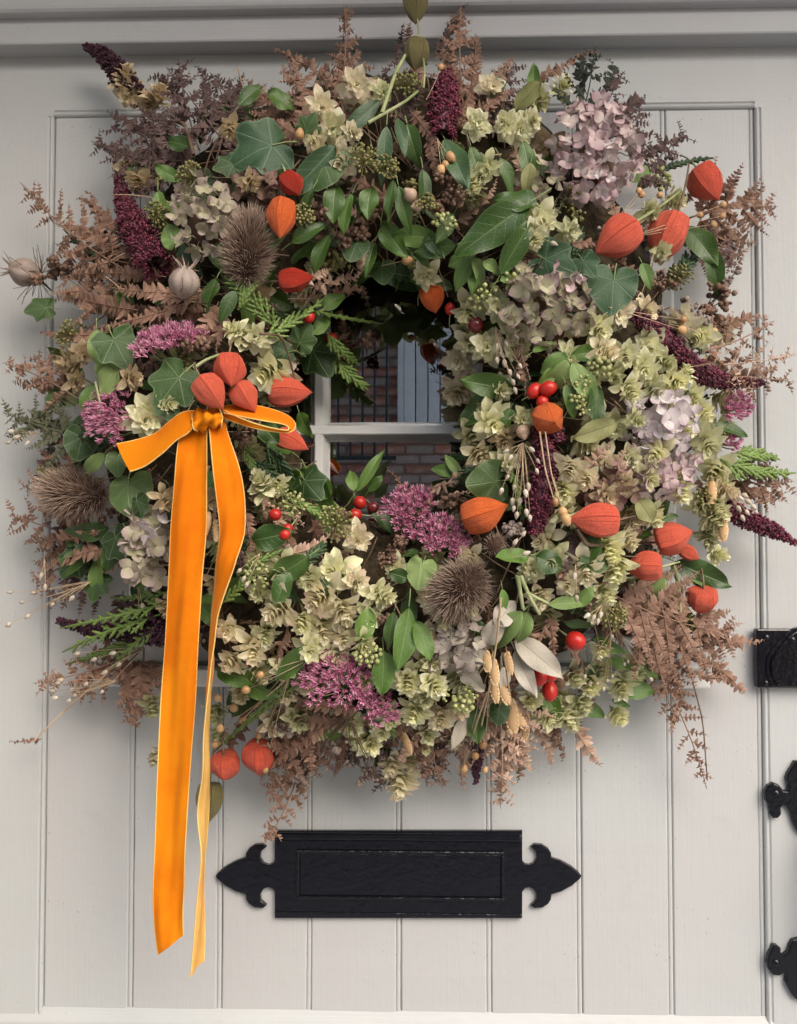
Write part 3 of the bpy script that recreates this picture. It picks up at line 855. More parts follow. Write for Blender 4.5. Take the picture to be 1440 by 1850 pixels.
# ---- lanterns -------------------------------------------------------
def lantern_mesh(mat, seed, W):
    rs = np.random.RandomState(seed)
    nu, nv = 34, 60
    t = np.linspace(0, 1, nu)
    f = np.interp(t, [0, .03, .08, .16, .28, .40, .52, .64, .76, .87, .95, 1], [0.02, .22, .45, .72, .94, 1.0, .95, .80, .57, .30, .10, .012])
    f = np.convolve(np.pad(f, 2, 'edge'), [.1, .2, .4, .2, .1], 'valid'); f[0] = .02; f[-1] = .012
    x = t - 0.10 * np.exp(-((t - .22) / .12) ** 2)
    x[:6] += np.array([.05, .035, .02, .008, 0, 0])
    ph = np.arange(nv) * 2 * math.pi / nv
    rib = .75 * (1 - np.abs(np.sin(2.5 * ph))) ** 1.1 + .18 * (1 - np.abs(np.sin(5 * ph)))
    rad = (0.92 + 0.13 * rib[None, :] * np.sin(math.pi * np.clip(t, 0, 1))[:, None] ** .4)
    for k in range(5):
        rad = rad + 0.022 * np.sin(rs.randint(1, 5) * ph[None, :] + rs.uniform(0, 6) + t[:, None] * rs.uniform(-5, 5))
    for k in range(14):                     # papery dents
        a, b = rs.uniform(0, 6.28), rs.uniform(.2, .7)
        rad = rad - rs.uniform(.02, .07) * np.exp(-((np.angle(np.exp(1j * (ph[None, :] - a)))) / .35) ** 2 - ((t[:, None] - b) / .12) ** 2)
    V = np.zeros((nu, nv, 3))
    V[:, :, 0] = x[:, None]
    rr = f[:, None] * rad * W / 2
    V[:, :, 1] = rr * np.cos(ph); V[:, :, 2] = rr * np.sin(ph) * 0.95
    bend = rs.uniform(-.06, .06); V[:, :, 1] += bend * t[:, None] ** 3
    pc = np.zeros((nu, nv, 3)); pc[:, :, 1] = t[:, None]; pc[:, :, 2] = ((ph / (2 * math.pi) + 0.1) % 1.0)[None, :]
    G = Geo(); G.add(V.reshape(-1, 3), grid_faces(nu, nv, True)[:, ::-1], pc.reshape(-1, 3))
    return G.mesh('lantern_pod', mat, False)[0]
def lantern(px, py, L, W, ang, tilt=0.15, mat=None, dz=0.02, stem=36, roll=None, d=None):
    d = wdep(px, py) + dz if d is None else d
    s = L * mpp(d)
    Fm = frame(ang, tilt, random.uniform(0, 6.28) if roll is None else roll)
    loc = at(px, py, d) - Fm[:, 0] * s * 0.46
    o = link('lantern_pod', lantern_mesh(mat or M_LANT, int(px * 7 + py), W / L * 1.03), wreath, loc, Fm * s)
    if stem:
        m = mpp(d); p = np.array([loc + Fm[:, 0] * s * .06, loc - Fm[:, 0] * stem * m * .5 + np.array([0, .004, .003]), loc - Fm[:, 0] * stem * m + np.array([0, .018, .004])])
        q = np.linspace(0, 1, 7)[:, None]; P = (1 - q) ** 2 * p[0] + 2 * q * (1 - q) * p[1] + q * q * p[2]
        G = Geo(); G.tube(P, np.linspace(2.2, 1.6, 7) * m); gobj('stem', G, M_TWIG if random.random() < .5 else M_GSTEM, o)
    return o

# ---- leaves ---------------------------------------------------------
def lance(W, bend, fold, wave, twist, seed, nu=18, nv=9, point=0.85):
    rs = np.random.RandomState(seed)
    u = np.linspace(0, 1, nu)[:, None] * np.ones((1, nv)); v = np.linspace(-1, 1, nv)[None, :] * np.ones((nu, 1))
    hw = W / 2 * np.sin(math.pi * np.clip(u ** point, 0, 1)) ** 0.85 * (1 - .15 * u) + 0.004
    y = v * hw
    z = fold * np.abs(v) * hw + wave * np.sin(9 * u + rs.uniform(0, 6) + (v > 0) * rs.uniform(0, 3)) * v * v * W
    a = twist * (u - .3)
    y, z = y * np.cos(a) - z * np.sin(a), y * np.sin(a) + z * np.cos(a)
    th = bend * u[:, :1]
    cx = np.cumsum(np.cos(th), 0) / nu; cz = -np.cumsum(np.sin(th), 0) / nu
    X_ = cx + z * np.sin(th); Z_ = cz + z * np.cos(th)
    V = np.stack([X_, y, Z_], -1).reshape(-1, 3)
    return V, grid_faces(nu, nv), np.stack([u, v, 0 * u], -1).reshape(-1, 3)

def ivy_leaf(seed, dome_=0.18, wave=0.06, heart=False):
    rs = np.random.RandomState(seed)
    if heart: kd = [(0, 1.0), (25, .80), (50, .72), (80, .66), (110, .64), (140, .56), (165, .36), (180, .10)]
    else: kd = [(0, 1.0), (14, .80), (27, .62), (36, .63), (50, .80), (62, .66), (76, .54), (90, .56), (108, .63), (125, .52), (150, .42), (170, .22), (180, .08)]
    a = np.array([k[0] for k in kd]); r = np.array([k[1] for k in kd])
    nv, nu = 64, 11
    ph = np.linspace(-180, 180, nv + 1)[:-1]
    l = np.interp(np.abs(ph), a, r) * np.where(ph > 0, rs.uniform(.88, 1.08), rs.uniform(.88, 1.08))
    l = np.convolve(np.concatenate([l[-2:], l, l[:2]]), [.1, .22, .36, .22, .1], 'valid')
    u = np.linspace(0.02, 1, nu)[:, None]
    p = np.radians(ph)[None, :]
    rr = u * l[None, :]
    x = rr * np.cos(p); y = rr * np.sin(p)
    z = -dome_ * (x - .2) ** 2 * 1.1 - dome_ * y * y * rs.uniform(-.6, 1.4) + wave * np.sin(3 * p + rs.uniform(0, 6)) * u ** 2 + wave * .6 * np.sin(7 * p + rs.uniform(0, 6)) * u ** 3 - 0.05 * np.abs(y)
    lc = np.stack([x, y, u * np.ones_like(p)], -1).reshape(-1, 3)
    return np.stack([x, y, z], -1).reshape(-1, 3), grid_faces(nu, nv, True), lc

_lm = {}
LANCES = [(0.34, .5, .30, .05, .3), (0.42, .9, .25, .08, -.4), (0.50, .4, .2, .10, .5), (0.30, 1.2, .4, .06, .6), (0.60, .6, .2, .12, -.3), (0.38, -.5, .35, .07, .9), (0.72, .7, .15, .10, .2), (0.26, .8, .5, .05, -1.0)]
def lance_mesh(k, mk):
    if ('l', k, mk) not in _lm:
        G = Geo(); V, F, lc = lance(*LANCES[k], seed=k); G.add(V, F, (.5, 0, 0), lc)
        G.tube([(-.22, 0, -.02), (-.08, 0, 0), (.04, 0, .0)], [.014, .012, .01])
        _lm[('l', k, mk)] = G.mesh('leaf', LEAFM[mk], False)[0]
    return _lm[('l', k, mk)]
def ivy_mesh(k, mk, heart=False):
    if ('i', k, mk, heart) not in _lm:
        G = Geo(); V, F, lc = ivy_leaf(k, .12 + .12 * (k % 3), .04 + .03 * (k % 2), heart); G.add(V, F, (.5, 0, 0), lc)
        G.tube([(-.5, .05, -.12), (-.25, .02, -.03), (0, 0, .0)], [.018, .016, .014])
        _lm[('i', k, mk, heart)] = G.mesh('ivy_leaf', LEAFM[mk], False)[0]
    return _lm[('i', k, mk, heart)]
def leaf(x0, y0, x1, y1, mk='d', k=None, W=None, dz=0.012, tilt=None, roll=None):
    """narrow leaf from its stalk end to its tip"""
    L = math.hypot(x1 - x0, y1 - y0); ang = math.degrees(math.atan2(y0 - y1, x1 - x0))
    d = wdep((x0 + x1) / 2, (y0 + y1) / 2) + dz
    k = random.randrange(len(LANCES)) if k is None else k
    tilt = random.uniform(-.1, .5) if tilt is None else tilt
    Fm = frame(ang, tilt, random.uniform(-.5, .5) if roll is None else roll)
    s = L * mpp(d) * 1.08
    ws = 1.0 if W is None else (W / L) / LANCES[k][0]
    S = Fm @ np.diag([s, s * ws, s * min(ws, 1.3)])
    nm = {'g': 'grey_leaf', 'y': 'dry_leaf'}.get(mk, 'evergreen_leaf')
    mid = at((x0 + x1) / 2, (y0 + y1) / 2, d)
    return link(nm, lance_mesh(k, mk), wreath, mid - Fm[:, 0] * s * .45 + Fm[:, 2] * s * .08, S)
def ivy(px, py, size, ang, mk='i', tilt=0.1, roll=0.0, dz=0.015, heart=False, k=None):
    """lobed ivy leaf; px,py middle of the blade, ang = direction of its tip"""
    d = wdep(px, py) + dz
    Fm = frame(ang, tilt, roll); s = size * mpp(d) * 0.72
    return link('ivy_leaf', ivy_mesh(random.randrange(6) if k is None else k, mk, heart), wreath, at(px, py, d) - Fm[:, 0] * s * .3, Fm * s)

# ---- ferns ----------------------------------------------------------
def pinnule(curl, roll, seed):
    nu = 6; u = np.linspace(0, 1, nu)[:, None] * np.ones((1, 3)); v = np.array([[-1, 0, 1.0]]) * np.ones((nu, 1))
    hw = 0.20 * (1 - u ** 3) + .02
    y = v * hw; z = -roll * np.abs(v) * hw
    th = curl * u ** 1.3
    cx = np.cumsum(np.cos(th[:, :1]), 0) / nu; cz = -np.cumsum(np.sin(th[:, :1]), 0) / nu
    cx -= cx[0]; cz -= cz[0]
    V = np.stack([cx + z * np.sin(th), y, cz + z * np.cos(th)], -1).reshape(-1, 3)
    return V, grid_faces(nu, 3), np.stack([u, v, 0 * u], -1).reshape(-1, 3)
T_PIN = [pinnule(c, r, i) for i, (c, r) in enumerate([(.3, .3), (.9, .6), (1.5, .8), (2.3, 1.0), (-.5, .4)])]

def spine(x0, y0, x1, y1, d0, d1, k=0.0, curl=0.0, n=26):
    """curved stalk in the picture plane; k bends it, curl rolls its tip"""
    L = math.hypot(x1 - x0, y1 - y0); a = math.atan2(y1 - y0, x1 - x0)
    s = np.linspace(0, 1, n)
    h = k * (s - .5) + curl * np.maximum(0, s - .62) ** 2 * 9
    h0 = k * (s - .5)
    dx = np.concatenate([[0], np.cumsum(np.cos(h[1:]))]) / (n - 1); dy = np.concatenate([[0], np.cumsum(np.sin(h[1:]))]) / (n - 1)
    ex = np.sum(np.cos(h0[1:])) / (n - 1)
    dx, dy = dx / ex, dy / ex
    X_ = x0 + L * (dx * math.cos(a) - dy * math.sin(a)); Y_ = y0 + L * (dx * math.sin(a) + dy * math.cos(a))
    D_ = d0 + (d1 - d0) * s + 0.10 * L * mpp() * np.sin(math.pi * s)
    return np.array([at(x, y, d) for x, y, d in zip(X_, Y_, D_)])

def resample(P, n):
    seg = np.linalg.norm(np.diff(P, axis=0), axis=1); c = np.concatenate([[0], np.cumsum(seg)]); q = np.linspace(0, c[-1], n)
    return np.stack([np.interp(q, c, P[:, i]) for i in range(3)], 1)

def comb(G, P, wid, gap, nrmv, messy=0.3, alpha=28, t0=0.06, lean=0.0, stem=0.6, crisp=None):
    """one pinna: a stalk P with paired pinnules, wid metres long each side, spaced gap metres"""
    L = np.sum(np.linalg.norm(np.diff(P, axis=0), axis=1))
    n = max(4, int(L / gap))
    Q = resample(P, n); T = nrm(np.gradient(Q, axis=0))
    N = np.broadcast_to(nrm(nrmv), Q.shape)
    S = nrm(np.cross(N, T)); N = np.cross(T, S)
    t = np.linspace(0, 1, n)
    size = wid * np.clip((t - t0 + .15) / .2, 0, 1) * (1 - t ** 2.4) ** 0.9 + wid * .10
    for sgn in (-1, 1):
        keep = (t > t0) & (RS.rand(n) > .04 + messy * .10)
        k = keep.sum()
        if k == 0: continue
        al = np.radians(alpha) + messy * RS.randn(k) * .35
        up_ = lean + messy * RS.randn(k) * .55
        d = sgn * S[keep] * np.cos(al)[:, None] + T[keep] * np.sin(al)[:, None]
        d = nrm(d + N[keep] * up_[:, None] * .6)
        y = nrm(np.cross(N[keep] + messy * .8 * RS.randn(k, 3), d)); z = np.cross(d, y)
        sz = (size[keep] * (1 + messy * .35 * RS.randn(k))).clip(wid * .06)
        M = np.stack([d, y, z], -1) * sz[:, None, None]
        typ = RS.choice(len(T_PIN), k, p=[.40, .25, .15, .10, .10] if messy < .5 else [.15, .2, .28, .27, .10])
        rn = RS.rand(k); loc = Q[keep]
        for q in range(len(T_PIN)):
            m_ = typ == q
            if m_.any(): G.inst(T_PIN[q], M[m_], loc[m_], rn[m_])
    m = mpp()
    G.tube(Q[::2] if n > 8 else Q, np.linspace(stem * 1.7, stem * .7, len(Q[::2] if n > 8 else Q)) * m, 4, (.8, 0, 0))

def fern(x0, y0, x1, y1, mk='b', wid=20, k=None, curl=None, messy=0.3, dz=(0.0, 0.0), gap=5.2, nv=None, sink=None):
    """single comb frond"""
    d0 = wdep(x0, y0) + dz[0]; d1 = wdep(x1, y1) + dz[1]
    k = random.uniform(-.6, .6) if k is None else k
    curl = random.choice([0, 0, 1, -1]) * random.uniform(.3, 1.6) if curl is None else curl
    P = spine(x0, y0, x1, y1, d0, d1, k, curl)
    nv = np.array([random.uniform(-.5, .5), -1, random.uniform(-.5, .5)]) if nv is None else nv
    G = Geo(); comb(G, P, wid * mpp(d0), gap * mpp(d0), nv, messy)
    if sink is not None: sink.append((G, mk)); return
    return gobj('fern_frond', G, FERNM[mk], wreath)

def bigfern(x0, y0, x1, y1, mk='b', span=70, n=7, wid=13, k=None, messy=0.35, dz=(0.0, 0.0), gap=5.4, curl=0.0, sides=(1, -1)):
    """bracken: main stalk with side combs"""
    wid *= 1.55; messy *= .55; span = span * 1.6 + 10; n = max(4, n - 1)
    d0 = wdep(x0, y0) + dz[0]; d1 = wdep(x1, y1) + dz[1]
    k = random.uniform(-.5, .5) if k is None else k
    P = spine(x0, y0, x1, y1, d0, d1, k, curl, 40); m = mpp(d0)
    T = nrm(np.gradient(P, axis=0)); G = Geo()
    base = np.array([random.uniform(-.3, .3), -1, random.uniform(-.3, .3)])
    for i in range(n):
        t = 0.18 + .74 * i / max(1, n - 1)
        j = int(t * 39)
        for sg in sides:
            jj = min(39, max(0, j + random.randint(-1, 1)))
            S = nrm(np.cross(base, T[jj])) * sg
            ln = span * m * (1 - .80 * max(0, t - .10)) * random.uniform(.75, 1.15)
            d = nrm(S * .85 + T[jj] * .55 + np.array([0, random.uniform(-.25, .15), 0]) + .12 * RS.randn(3))
            q = np.linspace(0, 1, 14)
            bnd = random.uniform(-.5, .6); side2 = T[jj]
            cc = random.choice([0, 0, 1]) * random.uniform(.3, .9)
            pts = P[jj] + ln * (q[:, None] * d + (bnd * .35 * q ** 2)[:, None] * side2 + (cc * .5 * np.maximum(0, q - .5) ** 2)[:, None] * np.array([0, -1.0, 0]))
            comb(G, pts, wid * m * (1 - .4 * t), gap * m, base + .22 * RS.randn(3), messy, 20, .05)
    comb(G, P[-12:], wid * m * .8, gap * m, base, messy, 30, .02)
    G.tube(P, np.linspace(2.0, .7, 40) * m, 5, (.9, 0, 0))
    return gobj('fern_frond', G, FERNM[mk], wreath)

# ---- hydrangea ------------------------------------------------------
def floret_geo(seed):
    rs = np.random.RandomState(seed); G = Geo()
    n = 4 if seed % 5 else 3
    for i in range(n):
        a = i * 2 * math.pi / n + rs.uniform(-.2, .2); el = rs.uniform(.05, .75)
        d = np.array([math.cos(a) * math.cos(el), math.sin(a) * math.cos(el), math.sin(el)])
        tn = np.array([-math.sin(a), math.cos(a), rs.uniform(-.25, .25)]); tn = nrm(tn); nn = np.cross(d, tn)
        V, F, lc = petal(6, 6, rs.uniform(.78, .98), rs.uniform(-.1, .35), rs.uniform(-.25, .2), .78, seed * 7 + i, .035)
        s = rs.uniform(.5, .62)
        G.add(V @ np.stack([d, tn, nn], 0) * s, F, (rs.rand(), 0, 0), lc)
    V, F, lc = T_BALL_S; G.add(V * .05, F, (.2, 0, 0), lc)
    G.tube([(0, 0, 0), (.02, .0, -.3), (.0, .03, -.6)], .022, 4)
    return G
_fl = {}
def floret_mesh(k, mk):
    if (k, mk) not in _fl: _fl[(k, mk)] = floret_geo(k).mesh('floret', HYDM[mk], False)[0]
    return _fl[(k, mk)]
def hydrangea(px, py, rx, ry, mk, n, size=36, dz=0.0, deep=0.6):
    d = wdep(px, py) + dz; c = at(px, py, d); m = mpp(d)
    G = Geo(); V, F, lc = ball(10, 14)
    G.add(c + V[:, [1, 0, 2]] * np.array([rx * .6, (rx + ry) * .2, ry * .6]) * m + np.array([0, .012, 0]), F)
    head = gobj('hydrangea_head', G, M_TWIG, wreath)
    for i in range(n):
        q = (i + .5) / n; r = math.sqrt(q); a = i * 2.399963 + random.uniform(-.3, .3)
        ex, ez = r * math.cos(a), r * math.sin(a)
        bulge = math.sqrt(max(0, 1 - r * r * .92))
        p = c + np.array([ex * rx * m, -bulge * deep * (rx + ry) / 2 * m, ez * ry * m]) + RS.randn(3) * np.array([.002, .0042, .002])
        nn = nrm(np.array([ex * .9, -bulge - .25, ez * .9]) + .5 * RS.randn(3))
        M = any_frames(nn[None])[0]
        A = np.stack([M[:, 1], M[:, 2], M[:, 0]], 1)
        th = random.uniform(0, 6.28); A = A @ np.array([[math.cos(th), -math.sin(th), 0], [math.sin(th), math.cos(th), 0], [0, 0, 1]])
        link('floret', floret_mesh(random.randrange(10), mk), head, p, A * size * .9 * m * random.uniform(.75, 1.2))
    return head

# ---- sedum ----------------------------------------------------------
def star():
    Vs, Fs, Ls = [], [], []; o = 0
    for i in range(5):
        a = i * 2 * math.pi / 5; c, s = math.cos(a), math.sin(a)
        for x, r, w_ in ((0, .06, .10), (.5, .22, .13), (1.0, .46, .015)):
            for sg in (-1, 1):
                Vs.append((x, r * c - sg * w_ * s, r * s + sg * w_ * c)); Ls.append((x, 0, 0))
        Fs += [[o, o + 2, o + 3, o + 1], [o + 2, o + 4, o + 5, o + 3]]; o += 6
    return np.array(Vs), np.array(Fs), np.array(Ls, float)
T_STAR = star()
def sedum(px, py, rx, ry, ang=90, n=260, flower=9.5, dz=0.008, tip=0.35, stems=True):
    """dome of tiny flowers; ang = image direction the dome faces, tip = how much it leans to the viewer"""
    d = wdep(px, py) + dz; m = mpp(d); c = at(px, py, d)
    u = frame(ang, 0)[:, 0]; side = np.array([-u[2], 0, u[0]]); cam_ = np.array([0, -1.0, 0])
    fx = nrm(u * math.cos(tip * 1.57) + cam_ * math.sin(tip * 1.57))
    G = Geo(); locs, dirs = [], []
    nclump = max(6, n // 16)
    for j in range(nclump):
        r = math.sqrt((j + .5) / nclump); a = j * 2.399963
        p0 = np.array([math.cos(a) * r * rx, math.sin(a) * r * ry])
        hgt = math.sqrt(max(0, 1 - r * r * .95)) * min(rx, ry) * .55
        for i in range(n // nclump):
            rr = math.sqrt(random.random()) * (rx + ry) * .5 * 1.15 / math.sqrt(nclump) * 1.25; b = random.uniform(0, 6.28)
            ex, ez = p0[0] + rr * math.cos(b), p0[1] + rr * math.sin(b)
            hh = hgt + random.uniform(-3, 3) - rr * rr * .02
            off = (ex * side + ez * (u * math.sin(tip * 1.57) - cam_ * math.cos(tip * 1.57) * .6)) * m + fx * hh * m
            locs.append(c + off)
            dirs.append(fx * 1.0 + .55 * (side * ex / rx + u * ez / ry) + .3 * RS.randn(3))
    locs, dirs = np.array(locs), np.array(dirs)
    M = spin(any_frames(dirs), RS.rand(len(locs)) * 6.28) * (flower * m * RS.uniform(.7, 1.25, len(locs)))[:, None, None]
    G.inst(T_STAR, M, locs, RS.rand(len(locs)))
    head = gobj('sedum_head', G, M_SEDUM, wreath)
    if stems:
        S = Geo(); root = c - fx * min(rx, ry) * 1.1 * m + np.array([0, .015, 0])
        for i in range(0, len(locs), max(1, len(locs) // 26)):
            q = np.linspace(0, 1, 5)[:, None]; midp = (root + locs[i]) / 2 + np.array([0, .004, 0]) + .15 * (locs[i] - c)
            S.tube((1 - q) ** 2 * root + 2 * q * (1 - q) * midp + q * q * (locs[i] - fx * 1 * m), 1.1 * m, 4)
        gobj('stems', S, M_GSTEM, head)
    return head

# ---- amaranth -------------------------------------------------------
T_KNOB = ball(4, 5, 1.5)
def amaranth(pts, widths, mat=None, dz=0.012, dens=1.0, knob=4.6):
    d = [wdep(x, y) + dz for x, y in pts]
    P = np.array([at(x, y, q) for (x, y), q in zip(pts, d)]); m = mpp(d[0])
    Q = resample(P, 60); wq = np.interp(np.linspace(0, 1, 60), np.linspace(0, 1, len(widths)), widths) * m / 2 * .86
    L = np.sum(np.linalg.norm(np.diff(Q, axis=0), axis=1))
    n = int(dens * 1.25 * L * np.mean(wq) * 2 * math.pi / (knob * m) ** 2)
    n = min(n, 4200)
    T = nrm(np.gradient(Q, axis=0)); S = any_frames(T)
    i = RS.choice(60, n, p=wq / wq.sum()); a = RS.rand(n) * 6.28
    rad = np.cos(a)[:, None] * S[i, :, 1] + np.sin(a)[:, None] * S[i, :, 2]
    lump = 1 + .16 * np.sin(i * .9 + 3 * a) + .12 * RS.randn(n)
    loc = Q[i] + T[i] * RS.uniform(-.5, .5, (n, 1)) * L / 60 + rad * (wq[i] * lump)[:, None]
    M = spin(any_frames(rad + .35 * T[i] + .45 * RS.randn(n, 3)), RS.rand(n) * 6.28) * (knob * m * .5 * RS.uniform(.6, 1.3, n))[:, None, None]
    G = Geo(); G.inst(T_KNOB, M, loc, RS.rand(n) ** 1.5)
    G.tube(Q, wq * .85, 10, (0, 0, 0))
    return gobj('amaranth_plume', G, mat or M_AMAR, wreath)

# ---- teasel ---------------------------------------------------------
def teasel(px, py, L, W, ang, tilt, spine_px=24, n=1500, dz=0.02):
    d = wdep(px, py) + dz; m = mpp(d); c = at(px, py, d); Fm = frame(ang, tilt)
    V, F, lc = ball(18, 24)
    core = Geo(); E = np.array([L / 2, W / 2, W / 2]) * m * .80
    core.add(c + (V * E) @ Fm.T, F, None, lc)
    o = gobj('teasel_head', core, M_TCORE, wreath)
    i = np.arange(n) + .5; z = 1 - 2 * i / n; a = i * 2.399963
    U = np.stack([z, np.sqrt(1 - z * z) * np.cos(a), np.sqrt(1 - z * z) * np.sin(a)], 1)
    loc = c + (U * E) @ Fm.T
    dr = U / np.array([L, W, W]) * W; dr = nrm(dr + np.array([.42, 0, 0]) + .17 * RS.randn(n, 3)) @ Fm.T
    ln = spine_px * m * RS.uniform(.55, 1.2, n) * np.where(RS.rand(n) < .05, .4, 1) * (1 + .3 * np.maximum(0, z))
    G = Geo()
    T = spike(3, .034, .1)
    M = spin(any_frames(dr), RS.rand(n) * 6.28) * ln[:, None, None]
    G.inst(T, M, loc, RS.rand(n))
    gobj('bristles', G, M_TEAS, o)
    return o

# ---- cedar ----------------------------------------------------------
def scale_t():
    V = np.array([(0, 0, 0), (.35, .24, .06), (.35, -.24, .06), (.45, 0, .22), (.45, 0, -.12), (1.0, 0, .10)], float)
    F = np.array([[0, 1, 3], [0, 3, 2], [1, 5, 3], [3, 5, 2], [0, 4, 1], [0, 2, 4], [1, 4, 5], [4, 2, 5]])
    return V, F, np.stack([V[:, 0], V[:, 1], 0 * V[:, 0]], 1)
T_SCALE = scale_t()
def cedar(x0, y0, x1, y1, mat=None, span=55, n=8, sc_=10.0, k=None, dz=(0.012, 0.01), narrow=0.5):
    d0 = wdep(x0, y0) + dz[0]; d1 = wdep(x1, y1) + dz[1]
    P = spine(x0, y0, x1, y1, d0, d1, random.uniform(-.5, .5) if k is None else k, 0, 40); m = mpp(d0)
    L = np.sum(np.linalg.norm(np.diff(P, axis=0), axis=1)); base = nrm(np.array([random.uniform(-.4, .4), -1, random.uniform(-.4, .4)]))
    T = nrm(np.gradient(P, axis=0)); locs, dirs = [], []
    G = Geo()
    def run(Q, r=3.4):
        ll = np.sum(np.linalg.norm(np.diff(Q, axis=0), axis=1)); nn = max(6, int(ll / (2.2 * m)))
        Q = resample(Q, nn); t_ = np.linspace(0, 1, nn)
        rad_ = r * m * (1 + .22 * np.sin(np.arange(nn) * 1.9)) * (1 - .55 * t_ ** 3)
        rad_[-1] = .3 * m
        G.tube(Q, rad_, 5, (random.uniform(.1, .9), 0, 0))
    run(P[8:])
    for i in range(n):
        t = .1 + .82 * i / n; j = int(t * 39)
        for sg in (1, -1):
            jj = min(39, j + (2 if sg > 0 else 0)); S = nrm(np.cross(base, T[jj])) * sg
            ln = span * m * (1 - .75 * t) * random.uniform(.75, 1.2); d = nrm(S * narrow + T[jj] * .85 + .08 * RS.randn(3))
            q = np.linspace(0, 1, 10)[:, None]; B = P[jj] + ln * (q * d + .18 * q * q * T[jj]); run(B)
            nb = int(ln / (m * 13))
            for b in range(1, nb):
                for s2 in (1, -1):
                    l2 = min(ln * .30, 12 * m) * (1 - b / nb) + 5 * m; dd = nrm(nrm(np.cross(base, d)) * s2 * .65 + d * .8); o_ = B[int(9 * b / nb)]
                    run(o_ + l2 * np.linspace(0, 1, 5)[:, None] * dd, 2.9)
    G.tube(P, np.linspace(2.2, 1, 40) * m, 5, (.3, 0, 0))
    return gobj('cedar_sprig', G, mat or M_CEDAR, wreath)

# ---- berries, seeds ---------------------------------------------------
def umbel(px, py, rad, bead, n, mat, dz=0.02, tilt=0.8, ang=90, stem=M_GSTEM, name='ivy_berry_cluster', hemi=0.2):
    d = wdep(px, py) + dz; m = mpp(d); c = at(px, py, d); fx = frame(ang, tilt)[:, 0]
    i = np.arange(n) + .5; z = 1 - (1 - hemi + .0) * 2 * i / n * .72; a = i * 2.399963
    M0 = any_frames(fx[None])[0]; s = np.sqrt(np.maximum(0, 1 - z * z))
    U = (np.stack([z, s * np.cos(a), s * np.sin(a)], 1)) @ M0.T
    U = nrm(U + .12 * RS.randn(n, 3)); root = c - fx * rad * m * .3
    loc = root + U * (rad * m * RS.uniform(.8, 1.1, n))[:, None]
    G = Geo(); G.inst(T_BALL_S if bead < 4 else T_BALL, any_frames(U) * (bead * m * RS.uniform(.75, 1.15, n))[:, None, None], loc, RS.rand(n))
    for p in loc: G.tube([root, (root + p) / 2, p], .8 * m, 3, (.6, 0, 0))
    return gobj(name, G, mat, wreath)

def clump(px, py, rx, ry, bead, n, mat, dz=0.01, name='dried_seed_head', T=None):
    """ragged cluster of small knobs"""
    d = wdep(px, py) + dz; m = mpp(d); c = at(px, py, d)
    ncl = max(3, n // 14); cc = RS.randn(ncl, 3) * np.array([rx * .45, (rx + ry) * .18, ry * .45]) * m
    j = RS.randint(0, ncl, n); loc = c + cc[j] + RS.randn(n, 3) * (min(rx, ry) * .17 * m)
    G = Geo(); dirs = RS.randn(n, 3) + np.array([0, -1, 0])
    G.inst(T or T_BALL_S, any_frames(dirs) * (bead * m * RS.uniform(.6, 1.3, n))[:, None, None], loc, RS.rand(n))
    root = c + np.array([0, .03, -.005])
    for q in range(ncl): G.tube([root, c + cc[q] * .6, c + cc[q]], 1.1 * m, 4, (.2, 0, 0))
    return gobj(name, G, mat, wreath)

def hip(px, py, r, mat=None, dz=0.02, sx=1.0, ang=0, tilt=.3):
    d = wdep(px, py) + dz; m = mpp(d); Fm = frame(ang, tilt)
    V, F, lc = ball(14, 18, sx); G = Geo(); G.add(V, F, (.5, 0, 0), lc)
    o = link('rose_hip', G.mesh('rose_hip', mat or M_HIP, False)[0], wreath, at(px, py, d), Fm * r * m)
    H = Geo(); T = spike(3, .12, .2)
    fr = nrm(np.array([[1, .5 * math.cos(a), .5 * math.sin(a)] for a in np.arange(5) * 1.2566]))
    H.inst(T, any_frames(fr) * .5, np.tile([[sx * .92, 0, 0]], (5, 1)), RS.rand(5))
    link('calyx', H.mesh('calyx', M_TWIG, False)[0], o, at(px, py, d), Fm * r * m)
    S = Geo(); S.tube([(-sx, 0, 0), (-sx - 1.2, .1, -.3), (-sx - 2.6, .0, -1.6)], [.12, .1, .1]); link('stem', S.mesh('stem', M_GSTEM, False)[0], o, at(px, py, d), Fm * r * m)
    return o

_sm = {}
def seed_mesh(T, mat, k):
    if (len(T[0]), mat.name, k) not in _sm:
        G = Geo(); G.add(T[0] * np.array([1, 1 - .06 * k, 1]), T[1], (.1 + .27 * k, 0, 0), T[2]); _sm[(len(T[0]), mat.name, k)] = G.mesh('seed', mat, False)[0]
    return _sm[(len(T[0]), mat.name, k)]
def spray(x0, y0, ends, bead, mat, stemmat=None, dz=0.02, T=None, name='seed_spray', k=.2, th=.8, small=False):
    """thin stalks from one root to the listed tips, a seed on each"""
    S = Geo(); d0 = wdep(x0, y0) + dz; m = mpp(d0); loc, dirs = [], []
    for (x, y) in ends:
        P = spine(x0, y0, x, y, d0 - .004, wdep(x, y) + dz + random.uniform(0, .01), random.uniform(-k, k), 0, 9)
        S.tube(P, np.linspace(th * 1.2, th * .6, 9) * m, 4, (.5, 0, 0)); loc.append(P[-1]); dirs.append(P[-1] - P[-2])
    G = Geo(); n = len(loc); M = any_frames(np.array(dirs)) * (bead * m * RS.uniform(.8, 1.2, n))[:, None, None]
    o = gobj(name, S, stemmat or M_STRAW, wreath)
    T = T or T_DROP
    if small:
        G.inst(T, M, np.array(loc), RS.rand(n)); tag(gobj('seeds', G, mat, o), kind='stuff'); return o
    for i in range(n):
        link('seed', seed_mesh(T, mat, i % 4), o, loc[i], M[i])
    return o

